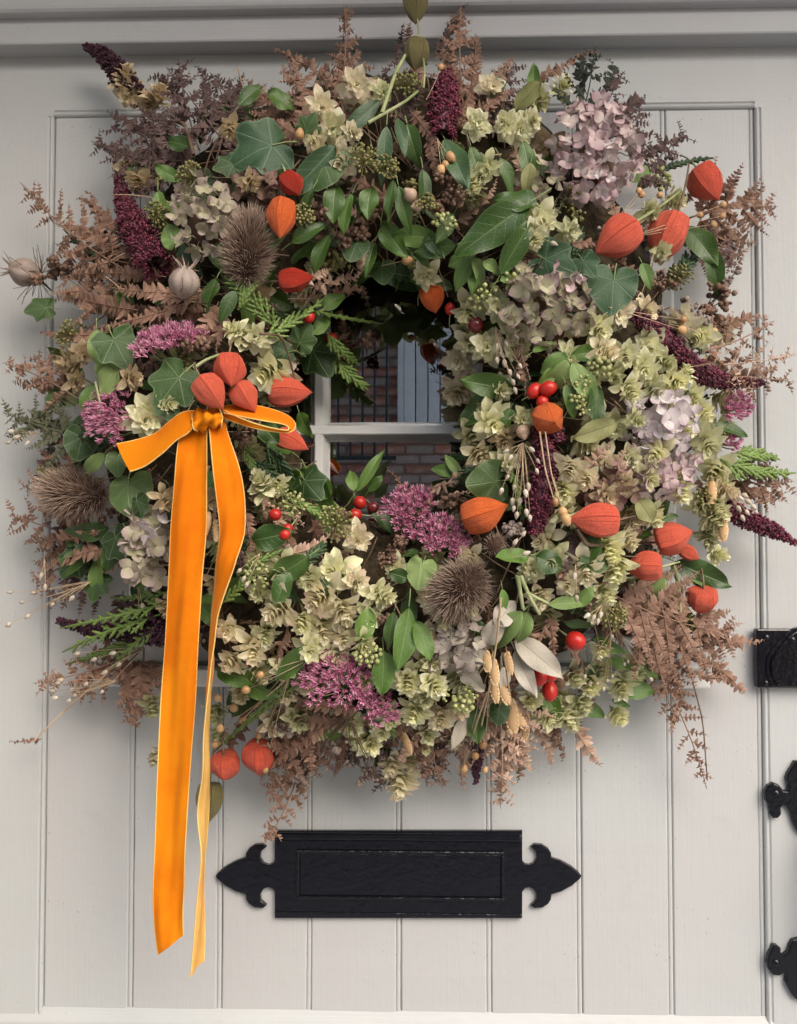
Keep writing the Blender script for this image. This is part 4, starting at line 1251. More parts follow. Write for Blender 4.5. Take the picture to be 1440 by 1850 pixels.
def stalk(pts, r, mat, dz=0.0, name='stalk'):
    P = np.array([at(x, y, wdep(x, y) + dz) for x, y in pts]); 
    n = len(P); q = np.linspace(0, n - 1, n * 5); P = np.stack([np.interp(q, np.arange(n), P[:, i]) for i in range(3)], 1)
    for _ in range(3): P[1:-1] = (P[:-2] + 2 * P[1:-1] + P[2:]) / 4
    G = Geo(); G.tube(P, np.linspace(r * 1.1, r * .8, len(P)) * mpp(.1), 6); return gobj(name, G, mat, wreath)

T_QS = petal(6, 5, .95, .55, -.15, .62, 3)
def quake(px, py, L, W, ang=-90, dz=0.025):
    """quaking grass spikelet: two ranks of overlapping scales"""
    d = wdep(px, py) + dz; m = mpp(d); Fm = frame(ang, .1, random.uniform(-.6, .6)); G = Geo(); ms, ls = [], []
    n = 8
    for i in range(n):
        t = i / (n - 1.0); wv = math.sin(math.pi * (.18 + .72 * t)) ** .7
        for sg in (-1, 1):
            a = .62 * sg * (1 - .45 * t)
            x = np.array([math.cos(a), math.sin(a), .18]); x = nrm(x); nn = nrm(np.array([-.25, sg * .25, 1.0])); y = nrm(np.cross(nn, x)); nn = np.cross(x, y)
            s = W / L * .72 * wv
            ms.append(np.stack([x * s, y * s * .8, nn * s], 1)); ls.append((t * .82, sg * .02, .02 - .01 * i * .1 + (.02 if sg > 0 else 0)))
    G.inst(T_QS, np.array(ms), np.array(ls), RS.rand(len(ls)))
    V, F, lc = ball(10, 10); G.add(V * np.array([.46, W / L * .36, W / L * .22]) + np.array([.46, 0, -.03]), F, (.2, 0, 0), lc)
    G.tube([(-.5, 0, .03), (-.2, 0, 0), (.1, 0, 0)], .012, 4)
    return link('quaking_grass_spikelet', G.mesh('quaking_grass_spikelet', M_QUAKE, False)[0], wreath, at(px, py, d) - Fm[:, 0] * L * m * .5, Fm * L * m)

def nigella(px, py, r, ang, dz=0.02):
    d = wdep(px, py) + dz; m = mpp(d); Fm = frame(ang, .25); nu, nv = 14, 36
    t = np.linspace(0, 1, nu); ph = np.arange(nv) * 2 * math.pi / nv
    rad = np.sin(math.pi * (t * .93 + .03)) ** .75; rb = 1 - .16 * np.abs(np.sin(3 * ph)) ** 8 + .035 * np.sin(12 * ph)
    V = np.zeros((nu, nv, 3)); V[:, :, 0] = (t * 2.1 - 1)[:, None]; V[:, :, 1] = rad[:, None] * rb * np.cos(ph); V[:, :, 2] = rad[:, None] * rb * np.sin(ph)
    G = Geo(); G.add(V.reshape(-1, 3), grid_faces(nu, nv, True)[:, ::-1])
    a = np.arange(6) * math.pi / 3; dr = np.stack([1 + 0 * a, .9 * np.cos(a), .9 * np.sin(a)], 1)
    G.inst(spike(4, .09, .25), any_frames(dr) * 1.0, np.stack([.9 + 0 * a, .25 * np.cos(a), .25 * np.sin(a)], 1), RS.rand(6))
    o = link('nigella_pod', G.mesh('nigella_pod', M_PODW, False)[0], wreath, at(px, py, d), Fm * r * m)
    H = Geo(); n = 34; b = RS.rand(n) * 6.28
    for q in range(n):
        dd = np.array([RS.uniform(-.4, .9), math.cos(b[q]), math.sin(b[q])]) ; s = np.linspace(0, 1, 6)[:, None]
        H.tube(np.array([-1.0, 0, 0]) + s * dd * 1.5 + s * s * RS.randn(3) * .5, .025, 3)
    link('bract_threads', H.mesh('bract_threads', M_TWIG, False)[0], o, at(px, py, d), Fm * r * m)
    return o

def acorn(px, py, r, ang=-60, dz=0.02, tilt=.4):
    d = wdep(px, py) + dz; m = mpp(d); Fm = frame(ang, tilt); nu, nv = 14, 16
    t = np.linspace(0, 1, nu); pr = np.interp(t, [0, .05, .2, .4, .58, .62, .75, .9, 1], [.05, .5, .9, 1, .85, .62, .5, .3, .02]); xx = np.interp(t, [0, .6, 1], [-1, .6, 1.3])
    ph = np.arange(nv) * 2 * math.pi / nv; V = np.zeros((nu, nv, 3)); V[:, :, 0] = xx[:, None]; V[:, :, 1] = pr[:, None] * np.cos(ph); V[:, :, 2] = pr[:, None] * np.sin(ph)
    G = Geo(); G.add(V.reshape(-1, 3), grid_faces(nu, nv, True)[:, ::-1])
    return link('acorn', G.mesh('acorn', M_ACORN, False)[0], wreath, at(px, py, d), Fm * r * m)

# ---- ribbon -----------------------------------------------------------
def catmull(P, n):
    P = np.asarray(P, float); k = len(P); q = np.linspace(0, k - 1, n); i = np.clip(q.astype(int), 0, k - 2); f = (q - i)[:, None]
    g = lambda j: P[np.clip(j, 0, k - 1)]
    a, b, c, d = g(i - 1), g(i), g(i + 1), g(i + 2)
    return .5 * (2 * b + (c - a) * f + (2 * a - 5 * b + 4 * c - d) * f * f + (3 * b - a - 3 * c + d) * f ** 3)

def ribbon(name, rows, parent, n=70, bulge=0.0, edge=True, both=False, crease=0.0, cv=.2):
    """rows: (xl,yl,dl, xr,yr,dr) edge pixels and stand-off; front velvet, back pale"""
    A = np.array([at(r[0], r[1], r[2]) for r in rows]); B = np.array([at(r[3], r[4], r[5]) for r in rows])
    A, B = catmull(A, n), catmull(B, n); nv = 13
    v = np.linspace(0, 1, nv)[None, :, None]
    P = A[:, None] * (1 - v) + B[:, None] * v
    T = nrm(np.gradient(P, axis=0)); S = nrm(B - A)[:, None]; N = nrm(np.cross(T, np.broadcast_to(S, T.shape)))
    wdt = np.linalg.norm(B - A, axis=1)[:, None, None]
    P = P + N * (bulge * wdt * np.sin(math.pi * v))
    if crease:
        uu = np.linspace(0, 1, n)[:, None, None]
        P = P + N * crease * (np.sin(uu * 23 + v * 4) * .45 + np.sin(uu * 9 - v * 6 + 1) * .8 + np.sin(uu * 47 + v * 9) * .16 + np.sin(v * 17 + uu * 11) * cv)
    lc = np.zeros((n, nv, 3)); lc[:, :, 0] = np.linspace(0, 1, n)[:, None]; lc[:, :, 1] = np.linspace(-1, 1, nv)
    th = 0.00035
    G = Geo(); F = grid_faces(n, nv)
    G.add((P + N * th).reshape(-1, 3), F, None, lc.reshape(-1, 3))
    G.add((P - N * th).reshape(-1, 3), F[:, ::-1], None, lc.reshape(-1, 3))
    me, c = G.mesh(name, M_VELV)
    me.materials.append(M_VELV if both else M_VBACK)
    h = len(me.polygons) // 2
    mi = np.zeros(len(me.polygons), np.int32); mi[h:] = 1
    me.polygons.foreach_set('material_index', mi)
    o = link(name, me, parent, c)
    if edge:
        E = Geo()
        for e in (P[:, 0], P[:, -1]): E.tube(e, 1.25 * mpp(.12), 6)
        gobj('edging', E, M_VEDGE, o)
    return o

# ================================================================== the wreath, layer by layer
def ring(rmin=0.05, rmax=0.95, a0=0, a1=360):
    """random pixel on the wreath's body"""
    a = R(random.uniform(a0, a1)); c, s = math.cos(a), -math.sin(a)
    ri = 1 / math.sqrt((c / 135) ** 2 + (s / 190) ** 2); ro = 1 / math.sqrt((c / 590) ** 2 + (s / 650) ** 2)
    q = random.uniform(rmin, rmax); r = ri + q * (ro - ri)
    return 700 + r * c, 715 + r * s, math.degrees(a)

# straw base ring
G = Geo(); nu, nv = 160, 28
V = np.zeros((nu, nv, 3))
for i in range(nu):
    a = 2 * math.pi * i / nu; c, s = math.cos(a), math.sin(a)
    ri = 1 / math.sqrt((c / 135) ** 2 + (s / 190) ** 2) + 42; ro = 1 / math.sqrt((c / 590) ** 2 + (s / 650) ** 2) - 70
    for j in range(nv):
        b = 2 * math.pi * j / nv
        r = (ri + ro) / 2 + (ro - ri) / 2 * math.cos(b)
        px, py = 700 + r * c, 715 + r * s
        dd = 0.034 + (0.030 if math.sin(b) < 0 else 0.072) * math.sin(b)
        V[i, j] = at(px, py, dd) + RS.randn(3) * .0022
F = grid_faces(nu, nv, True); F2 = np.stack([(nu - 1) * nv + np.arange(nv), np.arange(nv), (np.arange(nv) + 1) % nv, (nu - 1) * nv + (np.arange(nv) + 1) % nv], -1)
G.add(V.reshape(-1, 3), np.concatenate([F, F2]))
gobj('straw_ring', G, M_RINGSH, wreath)

# loose straws and twigs tucked through the ring
G = Geo(); G2 = Geo()
for i in range(420):
    x, y, a = ring(.02, .82); L = random.uniform(40, 120); an = R(a + random.uniform(-70, 70)); dz = random.uniform(-.045, -.006)
    P = spine(x, y, x + L * math.cos(an), y - L * math.sin(an), wdep(x, y) + dz, wdep(x, y) + dz + .004, random.uniform(-.6, .6), 0, 8)
    (G if i % 3 else G2).tube(P, random.uniform(.7, 1.7) * mpp(.1), 4, (random.random(), 0, 0))
tag(gobj('twigs', G, M_TWIG, wreath), kind='stuff'); tag(gobj('straws', G2, M_STRAW, wreath), kind='stuff')

LITTER = []
# ---- under layer: dark leaves, fern combs, seed heads in the gaps
for i in range(120):
    x, y, a = ring(.0, .93); an = R(a + random.uniform(-110, 110)); L = random.uniform(50, 100)
    leaf(x, y, x + L * math.cos(an), y - L * math.sin(an), random.choice('dddbdm'), dz=random.uniform(-.032, -.010), W=L * random.uniform(.28, .48), tilt=random.uniform(-.3, .9), roll=random.uniform(-1, 1))
for i in range(26):
    x, y, a = ring(.10, .85); ivy(x, y, random.uniform(45, 75), a + random.uniform(-90, 90), random.choice('iiijik'), random.uniform(-.2, .7), random.uniform(-.7, .7), random.uniform(-.030, -.012))
for i in range(95):
    x, y, a = ring(.12, .98); an = R(a + random.uniform(-65, 65)); L = random.uniform(80, 150)
    left_ = x < 560 or y < 330
    fern(x, y, x + L * math.cos(an), y - L * math.sin(an), random.choice('bbbdd' if left_ else 'bbpbg'), random.uniform(15, 24), messy=random.uniform(.2, .8), dz=(-.024, -.012), sink=LITTER)
for i in range(46):
    x, y, a = ring(.1, .95); clump(x, y, random.uniform(22, 36), random.uniform(20, 34), random.uniform(3, 5), 60, random.choice([M_BERB, M_BERB, M_BERO, M_BERY]), dz=random.uniform(-.02, -.006))
for i in range(14):
    x, y, a = ring(.3, .95); an = R(a + random.uniform(-50, 50)); cedar(x, y, x + 110 * math.cos(an), y - 110 * math.sin(an), M_CEDARD, 46, 6, 9, dz=(-.02, -.01))
for i in range(32):
    x, y, a = ring(.15, .92)
    if 300 < y < 520 and x < 560: continue
    hop(x, y, random.uniform(42, 56), random.uniform(-150, -30), random.uniform(.1, 1.0), random.choice('gggac'), dz=random.uniform(-.022, -.008))

for i in range(70):
    x, y, a = ring(.0, .9); an = R(random.uniform(0, 360)); L = random.uniform(50, 90)
    fern(x, y, x + L * math.cos(an), y - L * math.sin(an), random.choice('bddgkb'), random.uniform(12, 18), messy=random.uniform(.5, 1), dz=(-.034, -.022), gap=6, sink=LITTER)
keys = 'bpdgk'; order = sorted(LITTER, key=lambda g: keys.index(g[1])); G = Geo(); mi = []
for g, mk in order:
    for V_, F_, A_, L_2 in zip(g.V, [f - sum(len(v) for v in g.V[:j]) for j, f in enumerate(g.F)], g.A, g.L):
        G.add(V_, F_, A_, L_2); mi += [keys.index(mk)] * len(F_)
o = gobj('fern_filling', G, FERNM['b'], wreath); tag(o, kind='stuff')
for kq in keys[1:]: o.data.materials.append(FERNM[kq])
o.data.polygons.foreach_set('material_index', np.array(mi, np.int32))

# ---- bracken and fern sticking out round the rim
for a in [ # x0,y0,x1,y1,mat,span,n,wid,messy
    (330, 330, 165, 255, 'd', 62, 6, 11, .8), (360, 300, 250, 175, 'd', 58, 6, 11, .9), (360, 270, 322, 105, 'd', 55, 6, 11, .8), (390, 290, 415, 140, 'd', 50, 6, 11, .8),
    (300, 320, 215, 300, 'd', 45, 5, 10, .9), (470, 260, 350, 200, 'd', 55, 5, 11, .8),
    (330, 260, 200, 230, 'd', 55, 6, 11, .7), (400, 250, 300, 120, 'd', 50, 6, 11, .8), (420, 230, 380, 130, 'd', 45, 5, 11, .7), (350, 330, 250, 270, 'd', 50, 5, 11, .7), (310, 300, 290, 210, 'd', 45, 5, 11, .8),
    (560, 260, 455, 152, 'b', 62, 6, 13, .35), (600, 250, 520, 110, 'b', 60, 6, 12, .5), (590, 230, 660, 110, 'b', 48, 5, 11, .6), (610, 200, 622, 5, 'b', 30, 9, 11, .7),
    (850, 280, 832, 10, 'b', 46, 10, 13, .5), (880, 250, 800, 85, 'b', 56, 6, 13, .4), (890, 250, 930, 110, 'd', 50, 6, 12, .6), (740, 240, 690, 120, 'd', 45, 5, 11, .8),
    (1040, 240, 1075, 85, 'k', 44, 5, 12, .9), (1080, 250, 1128, 128, 'd', 34, 5, 12, .5), (1110, 260, 1160, 195, 'd', 44, 4, 12, .6), (1130, 330, 1240, 235, 'd', 52, 5, 11, .8),
    (1230, 400, 1405, 372, 'b', 58, 7, 12, .6), (1240, 420, 1345, 470, 'b', 52, 6, 11, .7), (1250, 470, 1330, 440, 'd', 44, 5, 11, .6),
    (1250, 640, 1400, 580, 'b', 44, 6, 10, .95), (1270, 680, 1436, 690, 'b', 44, 6, 10, .95), (1260, 660, 1438, 640, 'p', 34, 6, 9, .95),
    (1290, 860, 1435, 870, 'b', 46, 6, 11, .75), (1300, 850, 1410, 905, 'b', 40, 5, 11, .8),
    (1080, 1060, 1335, 1150, 'b', 88, 9, 15, .28), (1120, 1130, 1310, 1200, 'b', 62, 7, 12, .6), (1170, 1180, 1278, 1425, 'b', 30, 9, 8, .8), (1180, 1190, 1220, 1310, 'b', 30, 5, 10, .7),
    (900, 1260, 905, 1462, 'p', 46, 8, 11, .9), (920, 1250, 940, 1390, 'p', 48, 6, 11, .8), (770, 1280, 800, 1425, 'b', 48, 6, 11, .9), (830, 1290, 770, 1410, 'd', 40, 5, 10, .9),
    (600, 1270, 480, 1365, 'b', 62, 7, 14, .3), (560, 1290, 480, 1440, 'b', 44, 7, 13, .4), (540, 1390, 478, 1525, 'b', 26, 7, 10, .7), (620, 1300, 560, 1400, 'b', 50, 6, 12, .5), (650, 1310, 690, 1430, 'd', 40, 5, 11, .8),
    (260, 1170, 235, 1310, 'b', 38, 7, 14, .4), (260, 1170, 60, 1235, 'b', 40, 7, 11, .7), (250, 1180, 130, 1260, 'b', 40, 6, 11, .8),
    (250, 500, 35, 330, 'b', 66, 8, 11, .55), (230, 520, 100, 440, 'b', 55, 6, 12, .4), (200, 560, 90, 480, 'b', 48, 5, 12, .5),
    (140, 720, 5, 655, 'b', 36, 6, 11, .8), (130, 700, 60, 640, 'b', 34, 5, 11, .8), (160, 790, 5, 745, 'g', 52, 7, 11, .6), (150, 830, 35, 885, 'b', 40, 6, 10, .9),
    (160, 980, 15, 930, 'b', 56, 6, 11, .35), (170, 1000, 55, 1050, 'b', 50, 5, 11, .4), (190, 1050, 90, 1080, 'd', 44, 5, 11, .6)]:
    x0, y0, x1, y1, mk, sp, n, wd, ms = a
    bigfern(x0, y0, x1, y1, mk, sp, n, wd, messy=ms, dz=(-.012, random.uniform(0, .01)))

# ---- combs on the face
for a in [ # x0,y0,x1,y1,mat,wid,k,messy
    (385, 560, 128, 548, 'b', 26, .45, .25), (380, 525, 200, 520, 'b', 28, .3, .25), (360, 490, 150, 470, 'b', 26, -.2, .3), (330, 470, 130, 430, 'b', 22, .2, .35), (400, 600, 250, 590, 'b', 24, .4, .3),
    (395, 545, 330, 640, 'b', 24, .5, .3), (410, 540, 390, 640, 'b', 22, -.3, .3), (350, 540, 180, 590, 'b', 22, .3, .4), (300, 500, 110, 500, 'b', 22, -.3, .4), (310, 560, 120, 600, 'b', 18, .3, .6),
    (500, 520, 600, 485, 'p', 20, -.3, .3), (560, 520, 665, 500, 'p', 20, .3, .6), (520, 540, 640, 545, 'p', 18, .2, .7), (600, 530, 672, 525, 'b', 18, .3, .7),
    (740, 200, 800, 280, 'b', 18, .3, .2), (770, 240, 790, 330, 'b', 17, .2, .3), (790, 190, 870, 250, 'b', 18, .3, .3), (850, 170, 800, 250, 'b', 18, .3, .3), (870, 200, 930, 160, 'b', 18, .3, .3), (740, 290, 700, 250, 'b', 16, .3, .4),
    (470, 210, 545, 170, 'b', 17, .3, .3), (560, 260, 480, 200, 'b', 18, .3, .3), (640, 150, 560, 130, 'b', 15, .3, .5),
    (960, 450, 1035, 480, 'p', 16, .4, .3), (1030, 440, 1100, 440, 'b', 16, .3, .3), (1040, 520, 1115, 480, 'p', 17, .6, .7), (1110, 470, 1160, 500, 'b', 15, .3, .3),
    (1150, 640, 1230, 600, 'g', 17, .6, .9), (1200, 640, 1280, 630, 'g', 19, .6, .9), (1230, 600, 1300, 640, 'g', 18, -.6, .9), (1090, 560, 1130, 600, 'g', 15, .6, .9), (1280, 560, 1330, 620, 'b', 18, .5, .9),
    (60, 770, 120, 720, 'g', 22, .6, .5), (120, 780, 20, 760, 'g', 20, -.5, .5), (50, 740, 100, 830, 'g', 20, .8, .6), (80, 740, 10, 800, 'g', 16, .4, .6),
    (1050, 870, 1110, 800, 'p', 20, .5, .8), (1100, 880, 1130, 810, 'p', 22, -.4, .8), (1080, 900, 1150, 850, 'p', 20, .4, .8), (1060, 830, 1020, 900, 'p', 18, .5, .8), (1130, 850, 1060, 890, 'p', 20, .4, .9),
    (770, 890, 830, 870, 'p', 17, .6, .8), (760, 910, 830, 905, 'p', 17, -.5, .7), (800, 920, 850, 880, 'p', 15, .5, .8), (800, 880, 850, 850, 'p', 15, .5, .9),
    (520, 1000, 600, 965, 'p', 20, -.8, .25), (600, 975, 640, 955, 'p', 12, .3, .4), (470, 920, 560, 945, 'p', 18, .4, .7), (450, 890, 510, 930, 'p', 18, .3, .7), (480, 960, 560, 920, 'p', 16, .3, .8),
    (440, 920, 455, 1010, 'b', 18, .2, .3), (425, 980, 440, 1050, 'd', 18, .2, .3), (520, 1130, 490, 1210, 'b', 17, .3, .3), (540, 1150, 510, 1240, 'b', 15, -.3, .4),
    (640, 1300, 500, 1300, 'b', 20, .3, .25), (610, 1290, 450, 1400, 'b', 19, .3, .25), (650, 1280, 520, 1260, 'b', 18, .4, .3), (560, 1330, 470, 1400, 'b', 18, .2, .25),
    (1010, 980, 1020, 1080, 'b', 17, .3, .3), (1040, 960, 1010, 1060, 'd', 16, .3, .4), (990, 1110, 1000, 1200, 'b', 16, .4, .3), (1020, 1160, 1070, 1230, 'b', 14, .3, .4), (985, 1130, 950, 1200, 'b', 15, .3, .5),
    (1120, 1080, 1200, 1180, 'b', 26, .4, .25), (1150, 1090, 1260, 1180, 'b', 26, .3, .25), (1130, 1120, 1290, 1080, 'b', 22, .4, .4), (1180, 1150, 1340, 1110, 'b', 17, -1.2, .4), (1200, 1190, 1330, 1230, 'b', 16, -.6, .5),
    (940, 640, 950, 720, 'b', 16, .3, .8), (920, 600, 960, 690, 'p', 15, .3, .8), (950, 560, 930, 640, 'b', 15, .3, .9),
    (640, 330, 600, 400, 'd', 14, .3, .5), (700, 380, 720, 470, 'b', 14, .3, .8), (1300, 480, 1230, 430, 'b', 14, .3, .8)]:
    x0, y0, x1, y1, mk, wd, k, ms = a
    fern(x0, y0, x1, y1, mk, wd, k, None, ms, (.004, .010))

for a in [(250, 560, 90, 520, 'b', 27, .3), (240, 470, 95, 400, 'b', 24, -.3), (200, 600, 70, 600, 'b', 22, .4), (120, 690, 20, 690, 'b', 22, .5), (180, 960, 40, 980, 'b', 24, .3), (190, 990, 70, 1030, 'b', 24, -.3), (170, 950, 60, 910, 'b', 22, .3), (240, 1190, 225, 1300, 'b', 26, .2), (255, 1190, 262, 1290, 'b', 22, -.2), (210, 1200, 110, 1240, 'b', 18, .4),
          (560, 1300, 470, 1380, 'b', 24, .3), (590, 1310, 530, 1420, 'b', 22, -.3), (540, 1330, 500, 1440, 'b', 20, .4), (620, 1320, 600, 1410, 'b', 20, .3), (880, 1310, 850, 1400, 'p', 22, .4), (930, 1320, 960, 1400, 'p', 22, -.4), (910, 1350, 890, 1440, 'p', 24, .5), (800, 1330, 790, 1400, 'b', 18, .4),
          (1150, 1150, 1300, 1210, 'b', 28, .3), (1180, 1110, 1330, 1140, 'b', 26, -.3), (1140, 1170, 1240, 1250, 'b', 24, .3), (1200, 1200, 1245, 1300, 'b', 18, .3), (1270, 390, 1390, 350, 'b', 22, .3), (1280, 420, 1370, 440, 'b', 22, -.3), (1290, 600, 1390, 570, 'b', 20, .6), (1300, 680, 1420, 660, 'b', 20, -.6), (1310, 850, 1420, 860, 'b', 22, .4), (1330, 870, 1400, 910, 'b', 20, -.4),
          (300, 240, 190, 200, 'd', 22, .4), (340, 210, 270, 120, 'd', 22, -.4), (380, 220, 370, 110, 'd', 20, .4), (330, 290, 190, 270, 'd', 22, .4), (420, 210, 440, 130, 'd', 20, .4), (250, 280, 170, 250, 'd', 18, .6), (520, 200, 440, 140, 'b', 22, .3), (570, 190, 500, 120, 'b', 20, -.3), (620, 170, 630, 60, 'b', 20, .3), (830, 190, 810, 80, 'b', 24, .2), (850, 170, 860, 60, 'b', 22, -.2), (880, 180, 930, 100, 'b', 22, .3), (1060, 170, 1050, 90, 'k', 22, .6), (1090, 180, 1110, 100, 'k', 20, -.6), (1120, 210, 1170, 170, 'd', 22, .4), (1150, 280, 1240, 240, 'd', 22, -.4), (1160, 310, 1230, 280, 'd', 18, .4)]:
    x0, y0, x1, y1, mk, wd, k = a
    fern(x0, y0, x1, y1, mk, wd, k, None, .3, (-.002, .006), 6.2)

# ---- cedar
for a in [(300, 1090, 108, 1135, 0, 34, 8), (290, 1110, 112, 1178, 0, 40, 8), (260, 1150, 120, 1200, 0, 30, 7), (300, 1070, 200, 1080, 0, 30, 6), (290, 1130, 200, 1210, 0, 26, 6),
          (500, 600, 405, 500, 0, 40, 7), (470, 610, 590, 535, 0, 34, 7), (430, 560, 470, 500, 0, 30, 6), (560, 560, 690, 585, 0, 14, 7), (600, 640, 665, 705, 0, 34, 6), (590, 600, 650, 660, 0, 30, 6),
          (880, 800, 795, 830, 1, 44, 8), (880, 780, 820, 770, 1, 40, 7), (870, 840, 830, 870, 1, 34, 6), (480, 800, 530, 870, 1, 34, 6), (450, 830, 520, 890, 1, 34, 7), (440, 800, 470, 890, 0, 22, 6),
          (560, 1190, 385, 1360, 0, 18, 10), (570, 1210, 420, 1330, 0, 18, 9), (540, 1180, 470, 1290, 1, 20, 8), (1300, 830, 1438, 855, 0, 38, 8), (1320, 820, 1410, 830, 0, 30, 7), (1310, 860, 1335, 900, 0, 14, 5),
          (1190, 310, 1290, 285, 1, 16, 7), (400, 1090, 470, 1020, 0, 24, 6), (430, 1040, 520, 990, 0, 22, 6), (690, 1260, 712, 1340, 0, 24, 6), (520, 900, 600, 950, 0, 20, 6), (600, 1080, 560, 1030, 1, 24, 5), (925, 850, 940, 930, 0, 16, 5),
          (135, 760, 200, 800, 1, 36, 6), (545, 1020, 590, 980, 1, 30, 5)]:
    x0, y0, x1, y1, dk, sp, n = a
    cedar(x0, y0, x1, y1, M_CEDARD if dk else M_CEDAR, sp, n)

# ---- amaranth
amaranth([(285, 480), (262, 445), (232, 390), (218, 340), (208, 288)], [66, 62, 42, 30, 10])
amaranth([(245, 170), (215, 130), (185, 98), (150, 82)], [40, 44, 34, 8], M_AMARD)
amaranth([(800, 245), (800, 205), (804, 165), (808, 128)], [46, 58, 46, 14])
amaranth([(1310, 915), (1350, 938), (1395, 957), (1440, 982)], [34, 34, 28, 7])
amaranth([(1150, 570), (1200, 615), (1255, 668), (1310, 690), (1378, 692)], [26, 38, 44, 32, 12])
amaranth([(975, 770), (990, 830), (975, 900), (966, 965)], [30, 44, 52, 22])
amaranth([(330, 1140), (240, 1140), (170, 1140), (105, 1122)], [56, 50, 36, 12], M_AMARD)
amaranth([(862, 1330), (862, 1375), (860, 1416)], [18, 22, 8], M_AMARD)
amaranth([(1010, 800), (1000, 770), (990, 740)], [24, 26, 16])
amaranth([(285, 1110), (260, 1100), (230, 1095)], [30, 30, 12], M_AMARD)
amaranth([(1130, 560), (1190, 590), (1230, 620)], [24, 30, 16], M_AMARD, dz=.004)

# ---- hydrangea heads
hydrangea(1068, 285, 82, 100, 'mauve', 64, 40, .006)
hydrangea(1075, 300, 45, 60, 'white', 12, 34, .018)
hydrangea(985, 555, 84, 82, 'green', 46, 44, .002)
hydrangea(1010, 530, 50, 50, 'mauve', 10, 38, .010)
hydrangea(372, 395, 62, 70, 'cream', 38, 38, .006)
hydrangea(1190, 765, 66, 56, 'white', 34, 42, .006)
hydrangea(1180, 850, 72, 52, 'mauve', 30, 40, .0)
hydrangea(830, 1165, 48, 52, 'grey', 28, 40, .004)
hydrangea(272, 985, 44, 72, 'cream', 30, 44, .008)
hydrangea(265, 960, 30, 26, 'white', 5, 38, .026)
hydrangea(1090, 880, 50, 40, 'brown', 16, 40, -.002)
hydrangea(470, 345, 48, 34, 'brown', 16, 34, -.002)
hydrangea(960, 330, 44, 40, 'green', 14, 32, -.006)

# ---- teasels
teasel(449, 452, 138, 84, 80, .25, 24, 1700, .014)
teasel(138, 893, 128, 84, 172, .15, 24, 1500, .022)
teasel(832, 1064, 116, 86, 222, .6, 27, 1500, .018)
teasel(893, 985, 38, 30, 60, .6, 12, 260, .022)

# ---- big leaves  (x,y,size,dir,mat,tilt,roll,heart)
for a in [(466, 272, 132, 205, 'j', .15, .1, 0), (410, 300, 60, 200, 'i', .3, .2, 0), (215, 630, 96, 300, 'i', .1, -.3, 0), (310, 700, 110, 235, 'i', .1, .1, 0), (145, 803, 66, 260, 'i', .1, -.3, 1),
          (213, 838, 48, 270, 'k', .1, .0, 1), (232, 895, 100, 280, 'k', .35, .1, 1), (575, 650, 96, 300, 'i', .1, .2, 0), (548, 608, 60, 60, 'i', .2, .1, 0), (505, 640, 56, 200, 'i', .2, -.2, 0),
          (1003, 476, 96, 330, 'j', .3, .3, 0), (1108, 525, 96, 265, 'j', .1, .1, 1), (880, 872, 84, 190, 'k', .3, -.2, 1), (760, 1038, 60, 260, 'l', .1, .2, 1), (310, 425, 46, 110, 'm', .1, .2, 1),
          (1160, 315, 42, 60, 'm', .1, .3, 1), (150, 965, 70, 170, 'i', .3, .3, 0), (215, 985, 80, 300, 'i', .3, .2, 0), (130, 1020, 66, 230, 'i', .2, -.3, 0), (1060, 480, 60, 300, 'j', .4, .3, 0), (110, 715, 60, 200, 'k', .3, .2, 1),
          (300, 740, 50, 200, 'i', .3, 0, 0), (560, 880, 84, 310, 'i', .4, .2, 0), (560, 225, 60, 60, 'i', .3, 0, 0), (580, 310, 70, 240, 'i', .1, .2, 1), (640, 450, 56, 250, 'i', .3, .2, 1), (690, 490, 50, 270, 'i', .3, .2, 1),
          (250, 300, 40, 200, 'k', .4, .2, 1), (170, 1060, 60, 260, 'i', .3, .2, 0), (70, 558, 60, 190, 'i', .2, .3, 0), (330, 975, 40, 250, 'i', .2, .2, 1), (250, 915, 50, 290, 'i', .2, .2, 1), (1070, 1010, 60, 200, 'i', .3, .2, 1), (900, 1290, 40, 260, 'i', .3, .2, 1)]:
    x, y, s, an, mk, ti, ro, he = a
    ivy(x, y, s, an, mk, ti, ro, .020, bool(he))
